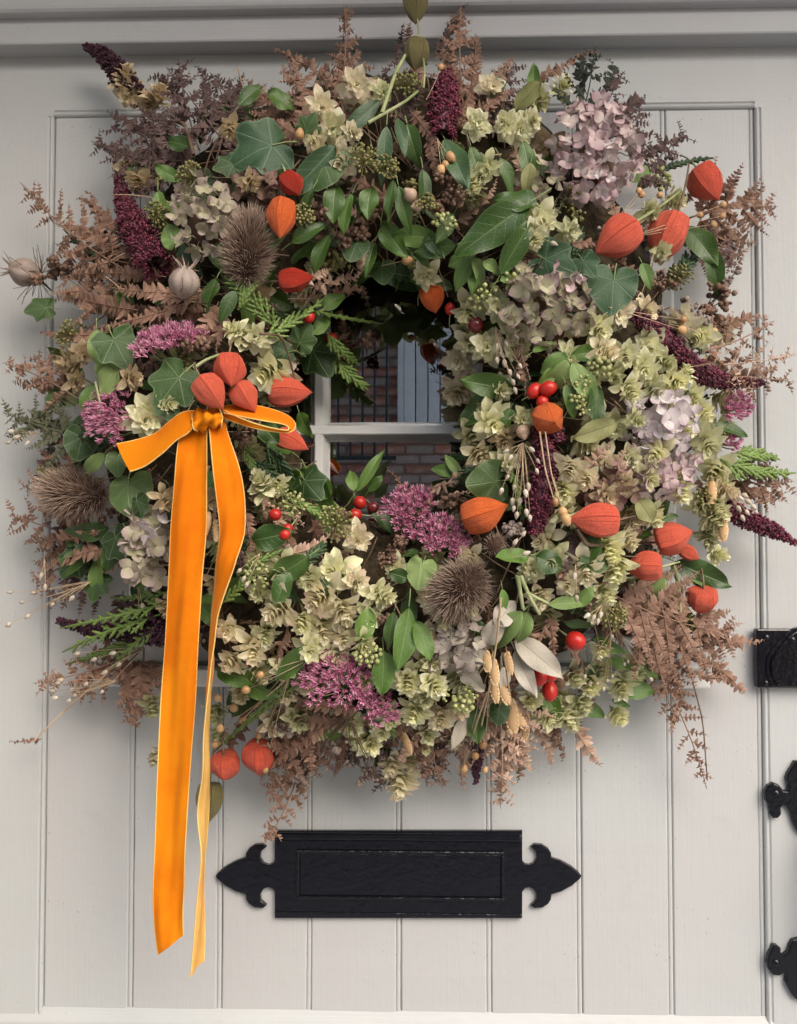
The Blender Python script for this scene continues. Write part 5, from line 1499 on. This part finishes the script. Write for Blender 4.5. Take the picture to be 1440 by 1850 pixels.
for a in [ # stalk end -> tip, mat, template, width
    (610, 255, 524, 356, 'b', 4, 46), (688, 172, 618, 252, 'b', 2, 30), (698, 222, 690, 330, 'b', 0, 28), (672, 330, 662, 396, 'd', 4, 36), (715, 320, 700, 398, 'd', 2, 22), (715, 200, 735, 290, 'b', 1, 22), (735, 215, 752, 290, 'd', 3, 34),
    (640, 345, 612, 422, 'm', 1, 26), (608, 330, 600, 400, 'd', 4, 40), (800, 235, 845, 350, 'b', 2, 44), (530, 400, 450, 455, 'd', 2, 34), (520, 440, 590, 400, 'd', 1, 30), (690, 390, 730, 470, 'd', 4, 40), (735, 440, 775, 480, 'd', 2, 24),
    (790, 425, 712, 428, 'm', 4, 40), (830, 440, 750, 455, 'd', 2, 36), (965, 362, 828, 458, 'd', 6, 66), (720, 330, 740, 420, 'd', 0, 26), (760, 400, 800, 470, 'd', 2, 26), (600, 420, 560, 490, 'd', 1, 28), (680, 430, 660, 500, 'd', 0, 24), (850, 260, 870, 330, 'd', 2, 26), (640, 260, 600, 320, 'd', 1, 26), (760, 300, 770, 380, 'd', 0, 26), (820, 380, 790, 440, 'd', 2, 28), (900, 280, 930, 350, 'd', 1, 26), (570, 340, 540, 400, 'd', 0, 24), (975, 380, 900, 350, 'd', 4, 50), (900, 500, 960, 400, 'd', 2, 40),
    (860, 455, 820, 520, 'm', 1, 30), (850, 460, 880, 510, 'l', 3, 22), (870, 470, 905, 490, 'l', 1, 24), (840, 465, 812, 480, 'm', 2, 26), (865, 480, 850, 530, 'm', 0, 22), (900, 510, 950, 490, 'm', 1, 26),
    (175, 590, 178, 660, 'l', 2, 34), (190, 640, 200, 700, 'l', 4, 44), (172, 690, 150, 745, 'm', 2, 28), (178, 700, 170, 745, 'l', 0, 24), (210, 655, 185, 715, 'l', 6, 40), (195, 815, 145, 858, 'l', 1, 26), (285, 340, 295, 400, 'm', 0, 26), (205, 755, 190, 790, 'm', 4, 26),
    (935, 700, 835, 690, 'd', 2, 44), (900, 720, 830, 760, 'd', 4, 50), (925, 735, 912, 770, 'd', 2, 28), (1030, 640, 975, 665, 'm', 1, 28), (1030, 640, 1090, 635, 'm', 1, 30), (1025, 645, 990, 720, 'l', 3, 34), (1030, 650, 1075, 730, 'l', 2, 40), (1020, 690, 1040, 750, 'd', 0, 30), (1005, 660, 975, 700, 'm', 2, 26), (1070, 690, 1080, 770, 'd', 4, 36), (960, 640, 1000, 615, 'm', 0, 20),
    (1120, 758, 1035, 795, 'y', 4, 40), (640, 892, 696, 812, 'm', 7, 20), (640, 892, 632, 845, 'm', 1, 22), (665, 890, 690, 860, 'd', 2, 20), (835, 860, 782, 842, 'm', 1, 24), (840, 865, 800, 820, 'l', 3, 18), (600, 905, 545, 850, 'd', 4, 46), (555, 845, 600, 920, 'd', 2, 40),
    (450, 975, 525, 965, 'i' if 0 else 'd', 4, 48), (560, 1000, 490, 1050, 'd', 4, 50), (500, 1100, 520, 1030, 'd', 2, 36),
    (735, 1090, 722, 1207, 'm', 2, 44), (690, 1170, 694, 1252, 'm', 6, 46), (665, 1095, 655, 1160, 'm', 4, 38), (745, 1120, 780, 1190, 'm', 4, 36), (715, 1100, 700, 1170, 'd', 2, 24), (740, 1045, 705, 1035, 'd', 4, 28),
    (965, 1005, 880, 1020, 'm', 5, 34), (965, 1005, 1015, 1025, 'd', 4, 44), (950, 1100, 868, 1180, 'l', 3, 44), (955, 1100, 935, 1160, 'l', 2, 36), (985, 1095, 1065, 1085, 'l', 1, 24), (1040, 1100, 1070, 1060, 'm', 2, 26), (905, 1060, 912, 1110, 'm', 0, 18),
    (925, 1150, 1012, 1218, 'g', 4, 46), (930, 1170, 965, 1255, 'g', 2, 34), (900, 1110, 880, 1170, 'g', 4, 40), (840, 1290, 818, 1350, 'g', 2, 24), (835, 1200, 870, 1250, 'g', 4, 34), (890, 1130, 930, 1090, 'g', 4, 40), (860, 1330, 838, 1370, 'g', 0, 18), (905, 1200, 915, 1260, 'g', 1, 24),
    (1215, 1010, 1312, 1058, 'd', 4, 46), (1225, 1020, 1300, 1075, 'm', 1, 24), (1205, 1040, 1160, 1090, 'l', 1, 24), (1210, 1050, 1225, 1110, 'd', 4, 40), (1285, 770, 1352, 782, 'd', 0, 24), (1110, 1250, 1180, 1245, 'm', 4, 34), (1100, 1265, 1145, 1275, 'd', 1, 16), (1090, 1190, 1145, 1205, 'm', 1, 22), (1070, 1150, 1130, 1180, 'm', 2, 24), (1060, 1190, 1070, 1260, 'b', 1, 36),
    (200, 950, 120, 970, 'd', 1, 36), (230, 960, 260, 1030, 'd', 2, 36), (240, 1000, 262, 1072, 'm', 3, 32), (180, 1000, 170, 1075, 'm', 1, 30), (150, 990, 115, 1040, 'd', 2, 36), (215, 970, 190, 1030, 'd', 4, 36), (120, 990, 140, 960, 'd', 1, 24),
    (1240, 400, 1290, 480, 'd', 2, 46), (1280, 440, 1300, 530, 'd', 0, 34), (1160, 470, 1175, 520, 'm', 0, 24), (945, 250, 960, 330, 'd', 2, 30), (970, 180, 960, 110, 'm', 1, 24), (930, 200, 975, 150, 'y', 4, 36), (960, 290, 950, 350, 'y', 1, 28), (905, 130, 890, 190, 'd', 1, 24),
    (350, 270, 300, 250, 'd', 4, 30), (430, 200, 470, 150, 'd', 2, 30), (480, 170, 530, 190, 'd', 4, 40), (395, 500, 370, 560, 'd', 2, 34), (425, 520, 400, 580, 'd', 0, 26), (330, 330, 280, 300, 'm', 4, 26), (560, 1160, 500, 1230, 'd', 4, 36), (420, 1220, 500, 1260, 'd', 2, 36), (380, 1215, 470, 1230, 'd', 4, 40),
    (1150, 900, 1180, 940, 'y', 4, 40), (1080, 960, 1060, 1020, 'd', 2, 34), (470, 760, 500, 800, 'd', 4, 36), (540, 740, 560, 790, 'd', 2, 30), (580, 560, 620, 530, 'm', 1, 28), (565, 610, 595, 570, 'm', 2, 26)]:
    x0, y0, x1, y1, mk, k, W = a
    leaf(x0, y0, x1, y1, mk, k, W, .018)

# ---- hops  (x,y,size,dir,tilt,tone)
HL = [(230, 138, 52, 100, .4, 'c'), (232, 172, 46, -100, .6, 'c'), (288, 168, 46, 60, .3, 'c'), (268, 190, 40, -60, .5, 'c'), (242, 302, 46, -60, .3, 'c'), (248, 330, 42, -70, .3, 'c'), (415, 236, 42, -120, .3, 'c'), (455, 330, 40, -60, .3, 'c'),
      (645, 155, 60, -60, 1.1, 'b'), (580, 192, 46, -100, .6, 'b'), (602, 232, 52, -110, .9, 'a'), (566, 256, 44, -150, .5, 'b'), (614, 292, 52, -100, .5, 'b'), (692, 165, 36, -80, .6, 'g'), (640, 240, 36, -60, .5, 'b'),
      (890, 157, 42, -90, .9, 'b'), (863, 223, 48, -80, .9, 'a'), (912, 222, 46, -160, .8, 'a'), (940, 235, 50, -60, .6, 'a'), (960, 216, 44, -30, .8, 'a'), (880, 305, 40, -90, .4, 'g'), (853, 335, 44, -90, .3, 'a'), (870, 318, 38, -60, .5, 'g'),
      (1018, 155, 46, 60, .6, 'a'), (978, 395, 62, -90, .8, 'a'), (965, 432, 46, -80, .4, 'a'), (1030, 417, 42, -90, .9, 'g'), (1222, 362, 46, -60, .5, 'a'), (1178, 385, 38, -60, .5, 'g'), (1195, 455, 36, -90, .5, 'g'),
      (122, 655, 56, -150, .5, 'c'), (150, 640, 40, -60, .4, 'c'), (140, 690, 40, -60, .4, 'c'), (240, 682, 44, -40, .2, 'c'), (266, 755, 76, -70, 1.05, 'a'), (305, 730, 44, -20, .6, 'g'), (482, 675, 76, -120, .55, 'a'), (420, 595, 42, 130, .8, 'a'), (440, 606, 40, 60, .7, 'a'), (462, 608, 52, -60, .9, 'a'),
      (770, 500, 48, -90, .8, 'a'), (848, 566, 58, -90, .7, 'a'), (900, 558, 48, -90, 1.2, 'g'), (880, 626, 60, -90, 1.0, 'a'), (830, 652, 58, -130, .8, 'b'), (848, 622, 44, -100, .7, 'a'), (826, 712, 58, -90, .6, 'b'), (875, 736, 40, -90, .6, 'g'), (892, 765, 60, -90, .9, 'a'), (946, 755, 44, -90, .8, 'g'), (912, 795, 44, -60, .6, 'c'), (870, 826, 54, -90, .5, 'b'), (838, 600, 34, -120, .6, 'g'),
      (1083, 595, 58, -80, .7, 'a'), (1098, 636, 48, -60, .7, 'b'), (1130, 645, 46, -80, .8, 'a'), (1175, 626, 58, -80, .9, 'a'), (1165, 668, 50, -100, .6, 'a'), (1222, 690, 56, -80, .6, 'a'), (1238, 672, 38, 60, .4, 'a'), (1140, 708, 48, -60, .6, 'a'), (1185, 705, 44, -80, .5, 'g'), (1255, 720, 42, -80, .6, 'a'), (1270, 745, 52, -70, .5, 'a'), (1278, 803, 62, -80, .6, 'a'), (1185, 822, 54, -110, .5, 'a'), (1170, 862, 56, -100, .5, 'a'), (1225, 885, 64, -90, .35, 'a'), (1292, 855, 62, -90, .4, 'a'), (1312, 885, 50, -70, .4, 'b'), (1300, 925, 48, -80, .4, 'a'), (1240, 780, 42, -80, .7, 'a'),
      (1028, 850, 50, -110, .5, 'b'), (1020, 890, 52, -110, .5, 'a'), (1098, 898, 46, -80, .9, 'c'), (1130, 880, 40, -80, .9, 'c'), (1060, 870, 40, -90, .5, 'b'),
      (648, 975, 50, -90, 1.1, 'b'), (602, 1030, 64, -150, .9, 'a'), (645, 1052, 50, -40, .9, 'b'), (575, 1082, 70, -140, .7, 'b'), (622, 1108, 60, -70, .4, 'b'), (692, 1076, 54, -60, .6, 'a'), (500, 1105, 64, -110, .6, 'b'), (545, 1128, 48, -80, .6, 'a'), (412, 1138, 50, -70, .8, 'b'), (458, 1178, 58, -80, .5, 'b'), (416, 1198, 48, -110, .5, 'b'), (560, 1175, 50, -60, .9, 'a'), (622, 1155, 48, -70, .7, 'b'), (612, 1188, 48, -50, .8, 'a'), (480, 1150, 44, -90, .6, 'a'),
      (736, 1236, 54, -80, .8, 'a'), (786, 1240, 54, -70, .9, 'a'), (748, 1290, 54, -90, .4, 'a'), (796, 1300, 54, -80, .5, 'b'), (670, 1345, 50, -60, .6, 'a'), (722, 1418, 64, -80, .3, 'b'), (706, 1385, 46, -100, .5, 'b'), (768, 1265, 40, -80, .7, 'a'), (690, 1325, 36, -60, .7, 'a'),
      (990, 1292, 64, -80, .4, 'a'), (1030, 1302, 52, -70, .4, 'a'), (1122, 1242, 56, -90, .7, 'a'), (1066, 1240, 46, -90, .5, 'a'), (1052, 1275, 44, -60, .5, 'g'), (1085, 1175, 40, -80, .5, 'a'),
      (1060, 1035, 56, -100, .6, 'b'), (1098, 998, 62, -90, .3, 'a'), (1112, 1032, 64, -90, .3, 'a'), (1095, 1074, 50, -90, .4, 'a'), (1138, 978, 44, -60, .3, 'b'), (1292, 938, 52, -90, .4, 'a'), (1280, 972, 44, -90, .4, 'g'), (1300, 1003, 40, -50, .3, 'a'), (1180, 935, 50, -60, .5, 'a'), (1265, 915, 44, -80, .6, 'a'),
      (276, 1280, 44, -80, .4, 'g'), (282, 1370, 38, -110, .3, 'b'), (390, 1290, 44, -80, .3, 'g'), (395, 1330, 40, -80, .3, 'g'), (470, 868, 54, 100, .5, 'a'), (300, 905, 46, -80, .5, 'c'), (382, 905, 40, -80, .6, 'c'), (385, 960, 40, -80, .4, 'c'), (390, 1060, 40, -80, .4, 'c'), (300, 1100, 40, -60, .5, 'c'),
      (500, 880, 38, -60, .6, 'a'), (560, 1050, 46, -60, .6, 'g'), (660, 1165, 40, -60, .6, 'g'), (850, 1100, 36, -60, .6, 'g'), (1150, 760, 36, -80, .8, 'g'), (1215, 740, 40, -60, .6, 'a'), (1205, 655, 40, -60, .6, 'g'), (1110, 680, 40, -60, .6, 'g')]
SPLIT = {(645, 155), (266, 755), (482, 675), (880, 626), (978, 395), (1175, 626), (1225, 885), (575, 1082), (722, 1418)}
for a in HL:
    x, y, s, an, ti, mk = a
    hop(x, y, s, an + random.uniform(-35, 35), min(1.25, ti + random.uniform(0, .45)), mk, .016 + random.uniform(-.006, .008), split=(x, y) in SPLIT)

# hops packed into the right side and the bottom centre
HP = [(a[0], a[1]) for a in HL]
BUSY = [(1190, 765), (1207, 427), (1117, 431), (1078, 940), (1214, 971), (1166, 1024), (991, 755), (832, 1064), (738, 925), (800, 975), (612, 1228), (672, 1275), (722, 1150), (985, 555), (940, 1130), (873, 928), (1268, 1084), (893, 985), (960, 880), (692, 1210), (925, 1260), (980, 1225), (1040, 1158), (830, 1165)]
for zone, cnt in (((1020, 560, 1310, 960), 20), ((400, 1000, 860, 1330), 22), ((830, 540, 960, 840), 5), ((960, 950, 1130, 1300), 7)):
    got = 0
    for _ in range(900):
        x, y = random.uniform(zone[0], zone[2]), random.uniform(zone[1], zone[3])
        if min(math.hypot(x - a, y - b) for a, b in HP) < 37 or min(math.hypot(x - a, y - b) for a, b in BUSY) < 52: continue
        if 270 < x < 450 and y > 740: continue
        hop(x, y, random.uniform(42, 56), random.uniform(-150, -30), random.uniform(.5, 1.25), random.choice('aaabbg'), random.uniform(.002, .012)); HP.append((x, y)); got += 1
        if got >= cnt: break

# ---- sedum
sedum(305, 622, 62, 40, 100, 330, 11, .012, .40)
sedum(203, 752, 42, 62, 160, 330, 10, .012, .55)
sedum(738, 925, 40, 43, 90, 270, 10, .014, .65)
sedum(800, 975, 42, 38, 80, 250, 10, .014, .65)
sedum(612, 1228, 62, 52, 100, 380, 10, .016, .65)
sedum(672, 1275, 40, 26, 60, 160, 9, .016, .6)
sedum(1330, 735, 18, 40, 20, 150, 9, .012, .5)
sedum(1317, 793, 16, 16, 20, 80, 9, .012, .6)

# ---- berries and seed heads
for a in [(930, 505, 24, 5, 16), (880, 530, 24, 5, 16), (865, 545, 18, 4.5, 10), (1082, 660, 26, 5.5, 30), (1050, 690, 18, 4, 14), (1045, 720, 18, 4.5, 16), (1190, 322, 26, 5.2, 26), (662, 1180, 26, 5, 34), (465, 1035, 28, 4.2, 26), (835, 1268, 22, 5.5, 24), (800, 1250, 18, 4, 16), (850, 1248, 16, 4, 14), (870, 1195, 14, 4, 12), (530, 910, 26, 4.4, 26), (510, 890, 18, 4, 16), (590, 930, 20, 4, 20), (1055, 740, 14, 4, 10), (805, 400, 24, 5, 20)]:
    x, y, r, b, n = a
    umbel(x, y, r * .9, b * .85, n, M_BERG, .020, random.uniform(.5, 1.1), random.uniform(30, 150))
for a in [(340, 320, 30, 22), (285, 385, 24, 18), (550, 385, 20, 16), (660, 285, 30, 34), (735, 150, 26, 20), (125, 600, 28, 22), (1230, 1120, 28, 24), (610, 945, 32, 28), (1110, 1110, 24, 22), (700, 300, 22, 18), (1280, 900, 22, 22), (95, 855, 24, 20), (1225, 500, 24, 20), (770, 365, 20, 20)]:
    x, y, rx, ry = a
    umbel(x, y, rx, 3.0, 60, M_BERO, .020, random.uniform(.5, 1.2), random.uniform(0, 180), name='ivy_flower_head')
for a in [(600, 385, 30, 30, 'b'), (805, 345, 44, 32, 'b'), (800, 370, 36, 22, 'b'), (640, 430, 28, 30, 'b'), (1140, 540, 22, 40, 'b'), (1200, 510, 34, 28, 'b'), (1290, 540, 30, 36, 'b'), (1280, 590, 30, 30, 'b'), (105, 480, 28, 26, 'b'), (70, 500, 24, 22, 'b'), (690, 1000, 26, 34, 'b'), (720, 990, 20, 24, 'b'), (520, 650, 30, 30, 'b'), (440, 800, 26, 34, 'b'), (460, 760, 30, 24, 'b'), (520, 1310, 34, 20, 'y'), (630, 1370, 44, 26, 'y'), (600, 1340, 34, 24, 'y'), (670, 1400, 30, 20, 'y'), (550, 1400, 28, 18, 'y'), (1250, 570, 30, 24, 'y'), (660, 620, 18, 18, 'b'), (705, 1120, 18, 20, 'b'), (930, 960, 20, 22, 'y'), (1310, 510, 24, 20, 'y'), (820, 900, 24, 16, 'b'), (350, 620, 30, 18, 'b')]:
    x, y, rx, ry, mk = a
    clump(x, y, rx, ry, random.uniform(3.4, 5), 90, M_BERB if mk == 'b' else M_BERY, .012)
for r in [(630, 1290, [(560, 1370), (590, 1390), (610, 1350), (640, 1385), (655, 1400), (680, 1410), (540, 1395), (520, 1370), (625, 1340), (660, 1360), (695, 1425)])]:
    spray(r[0], r[1], r[2], 3.2, M_BERY, M_TWIG, .018, T_BALL_S, 'dried_seed_head', .4, 1.0, True)
# rose hips
for a in [(558, 573, 13, 0, 1.0, 20), (598, 612, 13, 0, 1.1, -5), (650, 908, 14, 0, 1.05, 150), (642, 930, 13, 0, 1.1, 180), (674, 917, 12, 1, 1.1, 20), (860, 587, 17, 1, 1.1, -60), (813, 558, 11, 0, 1.2, 90), (966, 706, 15, 0, 1.3, 230), (990, 702, 16, 0, 1.2, 20), (980, 726, 13, 0, 1.1, 250), (1040, 1158, 20, 0, 1.1, -30), (975, 1222, 16, 0, 1.4, -110), (996, 1218, 15, 0, 1.3, 60), (993, 1248, 16, 0, 1.4, -90), (515, 966, 13, 0, 1.0, 240), (497, 930, 13, 0, 1.1, 0), (520, 955, 11, 0, 1.0, 0)]:
    x, y, r, dk, sx, an = a
    hip(x, y, r * .86, M_HIPD if dk else M_HIP, .020, sx, an, random.uniform(.2, .6))
# flax pods and their straw stalks
for x0, y0, ends in [(560, 1190, [(470, 1218), (445, 1247), (422, 1277), (400, 1318), (388, 1345)]), (530, 1200, [(440, 1300), (470, 1330), (478, 1390), (395, 1262)]), (890, 1190, [(875, 1345), (860, 1365), (836, 1388), (875, 1391)]), (1000, 860, [(1005, 906), (1016, 925), (1022, 938)]), (1110, 400, [(1160, 352), (1192, 352), (1155, 345)]), (1130, 430, [(1265, 390), (1305, 390), (1307, 370), (1290, 405)]), (1100, 555, [(1235, 578), (1232, 596), (1290, 600)]), (790, 250, [(813, 283), (805, 297), (797, 306)]), (770, 180, [(797, 122)]), (540, 260, [(541, 243)]), (690, 480, [(735, 470)]), (1200, 850, [(1240, 870)])]:
    spray(x0, y0, ends, 8.2, M_FLAX, M_STRAW, .022, ball(7, 9, 1.1, .35), 'flax_stalks', .25, .8)
# white seed droplets
for x0, y0, ends in [(945, 800, [(930, 880), (918, 862), (955, 878), (970, 850), (972, 832), (915, 815), (922, 826), (960, 812), (940, 905), (925, 905), (905, 886), (948, 890), (935, 930), (950, 925), (958, 935), (928, 918)]),
                     (895, 590, [(905, 640), (920, 672), (912, 655), (935, 680), (925, 690), (940, 660), (900, 625), (915, 620), (930, 705), (898, 650)]),
                     (165, 1050, [(18, 1072), (40, 1090), (50, 1113), (15, 1128), (60, 1070), (95, 1092), (130, 1080)]),
                     (260, 1170, [(140, 1180), (170, 1190), (190, 1215), (205, 1180), (215, 1200), (155, 1235), (185, 1250)]),
                     (210, 1230, [(95, 1250), (105, 1235), (130, 1245), (125, 1265), (110, 1228), (135, 1258), (100, 1262)]),
                     (80, 1010, [(75, 1040), (82, 1060)]), (250, 1060, [(258, 1095), (255, 1125)]),
                     (1105, 1140, [(1080, 1235), (1068, 1235), (1097, 1230), (1105, 1222), (1055, 1222), (1090, 1245)]), (1090, 1090, [(1106, 1150), (1128, 1130), (1080, 1122), (1062, 1112), (1072, 1115), (1085, 1110)]), (1110, 1130, [(1185, 1213), (1175, 1228), (1135, 1195), (1128, 1200)]),
                     (1300, 870, [(1345, 895), (1352, 905), (1362, 915), (1338, 900), (1335, 918), (1350, 925), (1342, 935), (1365, 925)]), (1040, 1020, [(1042, 1080), (1038, 1040)]), (470, 1000, [(440, 1045), (446, 1056), (432, 1030)]),
                     (1150, 280, [(1165, 255), (1145, 240), (1178, 290)]), (915, 1010, [(945, 965), (930, 980), (950, 1000)]), (960, 420, [(1000, 440)]), (70, 780, [(30, 790), (15, 800), (50, 800), (20, 780)])]:
    spray(x0, y0, ends, 4.2, M_SEEDW, M_STRAW, .024, T_DROP, 'seed_spray', .3, .7)
# quaking grass
for a in [(893, 1215, 50, 24, -85), (893, 1245, 60, 22, -80), (910, 1250, 55, 24, -70), (925, 1295, 66, 32, -85), (948, 1315, 54, 24, -95), (940, 1300, 46, 22, -60), (920, 1200, 46, 18, -80), (880, 1195, 40, 22, -85), (372, 945, 48, 24, 80), (390, 960, 44, 18, -85), (411, 962, 24, 16, -90), (735, 1345, 44, 20, -70), (1306, 958, 44, 24, -95), (1285, 890, 44, 24, -95)]:
    quake(*a)
nigella(46, 492, 27, 165); nigella(333, 512, 28, 80, .026)
for a in [(945, 780, 13, -80), (650, 462, 13, -60), (655, 478, 12, -30), (742, 352, 13, 140), (755, 372, 11, 200), (132, 945, 12, 130), (735, 1355, 12, 100), (725, 1365, 11, -60)]:
    acorn(*a)
# visible stalks
stalk([(690, 205), (715, 130), (735, 95), (757, 62)], 3.4, M_GSTEM, .03, 'lantern_stalk'); stalk([(765, 160), (768, 125), (757, 62), (753, 20), (745, -25)], 2.0, M_GSTEM, .032, 'lantern_stalk'); stalk([(665, 222), (730, 185), (755, 165)], 3.0, M_GSTEM, .03)
stalk([(1150, 400), (1190, 375), (1230, 345)], 3.0, M_GSTEM, .03, 'lantern_stalk'); stalk([(1225, 385), (1240, 330), (1245, 295)], 2.4, M_TWIG, .034, 'lantern_stalk')
stalk([(350, 665), (372, 650), (398, 640)], 3.0, M_GSTEM, .03, 'lantern_stalk'); stalk([(152, 790), (185, 745), (172, 690)], 2.6, M_GSTEM, .028); stalk([(470, 603), (510, 605), (535, 690), (540, 715)], 2.2, M_TWIG, .034, 'hop_vine')
stalk([(1215, 1020), (1225, 1050), (1230, 1110)], 4, M_GSTEM, .028); stalk([(935, 1040), (945, 1100)], 4, M_GSTEM, .026); stalk([(940, 1040), (960, 1085), (975, 1110)], 3.6, M_GSTEM, .026); stalk([(950, 1070), (990, 1090)], 3, M_GSTEM, .026)
stalk([(310, 215), (335, 225), (350, 280)], 4, M_TWIG, .02, 'hop_vine'); stalk([(1042, 955), (1060, 985), (1090, 985)], 4, M_TWIG, .022); stalk([(975, 780), (985, 850), (1000, 900)], 1.6, M_STRAW, .034); stalk([(985, 780), (995, 850), (1002, 880)], 1.4, M_STRAW, .034)
stalk([(905, 1080), (900, 1140), (885, 1240), (870, 1310)], 2, M_STRAW, .026); stalk([(880, 1250), (860, 1310), (835, 1390)], 1.6, M_STRAW, .026); stalk([(910, 1180), (925, 1280)], 1.6, M_STRAW, .028)
stalk([(1240, 1190), (1270, 1300), (1278, 1410)], 1.6, M_TWIG, .02); stalk([(190, 1220), (110, 1290), (60, 1340)], 1.8, M_STRAW, .012); fern(75, 1335, 12, 1340, 'b', 10, .3, 0, .9, (0, 0))

# ---- fill along the bottom and lower right rim
for i in range(34):
    x = random.uniform(420, 1090); y = random.uniform(1235, 1345) - abs(x - 720) * .10
    an = R(random.uniform(-125, -55)); L = random.uniform(70, 120)
    fern(x, y, x + L * math.cos(an), y - L * math.sin(an), random.choice('bbpbd'), random.uniform(16, 24), messy=random.uniform(.2, .7), dz=(-.006, -.002))
for i in range(8):
    x = random.uniform(1060, 1290); y = random.uniform(1060, 1220); an = R(random.uniform(-60, 30)); L = random.uniform(70, 130)
    fern(x, y, x + L * math.cos(an), y - L * math.sin(an), random.choice('bbbp'), random.uniform(16, 25), messy=random.uniform(.2, .5), dz=(-.004, .004))
for x, y, s, an, ti, mk in [(850, 1310, 44, -90, .8, 'g'), (640, 1330, 40, -90, .8, 'g'), (520, 1255, 42, -110, .8, 'b'), (960, 1265, 46, -90, .7, 'a'), (1010, 1265, 44, -80, .8, 'a'), (820, 1335, 46, -90, .6, 'b'), (770, 1345, 44, -90, .6, 'a'), (705, 1300, 46, -90, .9, 'a'), (740, 1375, 44, -80, .5, 'b'), (1150, 1215, 44, -80, .8, 'a'), (1085, 1215, 46, -80, .9, 'a'), (900, 1290, 42, -90, .7, 'g'), (660, 1235, 40, -60, .9, 'a'), (435, 1255, 42, -80, .7, 'b'), (1040, 1225, 46, -60, .8, 'a')]:
    hop(x, y, s, an, ti, mk, .004)
for x0, y0, x1, y1, mk, W in [(620, 1280, 590, 1350, 'm', 30), (760, 1320, 790, 1380, 'd', 30), (980, 1240, 1010, 1300, 'm', 34), (1040, 1270, 1090, 1290, 'm', 30), (560, 1270, 520, 1330, 'd', 34), (860, 1270, 850, 1340, 'd', 36), (1120, 1190, 1190, 1220, 'm', 34), (1180, 1080, 1250, 1120, 'd', 40), (700, 1330, 680, 1390, 'd', 26), (470, 1250, 420, 1290, 'd', 30)]:
    leaf(x0, y0, x1, y1, mk, None, W, .002)

# ---- lanterns last, on top of everything
for a in [(1277, 330, 78, 66, -62, .15, 0), (1117, 431, 96, 76, 214, .1, 0), (1207, 427, 102, 74, 244, .1, 0), (509, 393, 84, 58, -95, .3, 1), (528, 332, 52, 46, -60, .2, 3), (780, 540, 56, 46, -80, .2, 1), (415, 668, 68, 60, -82, .4, 0), (380, 708, 76, 62, -52, .15, 0),
          (444, 716, 66, 52, -58, .1, 0), (520, 709, 86, 56, 0, .1, 0), (525, 797, 70, 42, -25, .1, 0), (873, 928, 92, 72, 18, .35, 1), (1078, 940, 96, 64, 180, .1, 0), (1214, 971, 72, 64, 18, .2, 0), (1166, 1024, 72, 58, 180, -.35, 0), (1268, 1084, 56, 56, -90, -.5, 0),
          (991, 755, 62, 62, -60, 1.15, 1), (408, 1384, 60, 58, -85, -.45, 2), (467, 1368, 70, 62, -90, -.3, 2), (532, 505, 70, 48, 5, .1, 3), (1245, 1000, 40, 30, -30, .1, 0)]:
    x, y, L, W, an, ti, mk = a
    lantern(x, y, L, W, an, ti, [M_LANT, M_LANTO, M_LANT, M_LANTR][mk], .050 if (x, y) in ((415, 668), (380, 708), (444, 716)) else .024)
lantern(378, 1446, 78, 52, -90, .1, M_LANTG, .02, 60); lantern(752, 97, 64, 48, -95, .1, M_LANTG, .03, 20); lantern(751, 10, 76, 50, -88, .1, M_LANTG, .03, 60)

# ================================================================== ribbon
bow = link('ribbon_bow', None, None, at(378, 750, .16)); tag(bow, 'orange velvet ribbon bow with two long tails tied on the left of the wreath', 'ribbon')
t1 = [(340, 760, .172, 374, 752, .176), (326, 795, .176, 375, 785, .180), (317, 850, .178, 374, 850, .180), (309, 950, .174, 371, 950, .178), (303, 1050, .170, 364, 1050, .174), (296, 1170, .164, 357, 1170, .168), (290, 1300, .156, 350, 1300, .160), (284, 1450, .148, 341, 1450, .152), (279, 1580, .144, 334, 1580, .148), (279, 1660, .142, 331, 1640, .146), (284, 1727, .140, 331, 1690, .144)]
t2 = [(378, 760, .178, 404, 752, .176), (379, 790, .184, 412, 785, .178), (385, 850, .186, 433, 850, .180), (392, 905, .182, 442, 905, .178), (397, 960, .176, 441, 965, .178), (391, 1015, .170, 423, 1015, .186), (386, 1060, .162, 408, 1060, .186), (379, 1115, .156, 392, 1115, .184), (380, 1165, .152, 386, 1165, .182), (383, 1210, .150, 379, 1210, .178), (381, 1262, .148, 373, 1262, .176), (378, 1330, .146, 370, 1330, .172), (379, 1400, .144, 369, 1400, .166), (378, 1467, .142, 360, 1467, .158), (374, 1540, .140, 364, 1540, .160), (370, 1611, .140, 358, 1611, .156), (370, 1683, .140, 352, 1683, .152), (367, 1735, .140, 344, 1764, .148)]
ribbon('tail', t1, bow, 120, .015, crease=.0020); ribbon('tail', t2, bow, 160, .02, crease=.0014)
ribbon('tail', [(352, 742, .176, 352, 768, .180), (330, 745, .176, 340, 782, .184), (308, 760, .172, 318, 796, .182), (280, 783, .166, 292, 820, .178), (245, 795, .160, 262, 842, .172), (211, 802, .156, 235, 852, .168)], bow, 60, .06)
ribbon('loop', [(400, 734, .170, 404, 746, .184), (440, 730, .172, 432, 752, .190), (482, 737, .172, 475, 760, .192), (514, 748, .172, 505, 765, .192), (530, 760, .176, 519, 770, .193), (533, 772, .184, 520, 777, .194), (522, 781, .190, 500, 775, .195), (490, 779, .192, 470, 768, .194), (450, 771, .190, 438, 757, .192), (402, 754, .180, 406, 742, .184)], bow, 90, .0, both=True)
ribbon('knot', [(352, 752, .166, 390, 738, .166), (347, 754, .182, 397, 741, .183), (347, 763, .189, 401, 752, .190), (353, 772, .186, 400, 765, .187), (360, 777, .170, 394, 772, .170)], bow, 50, .10, both=True, crease=.0022, cv=.9)
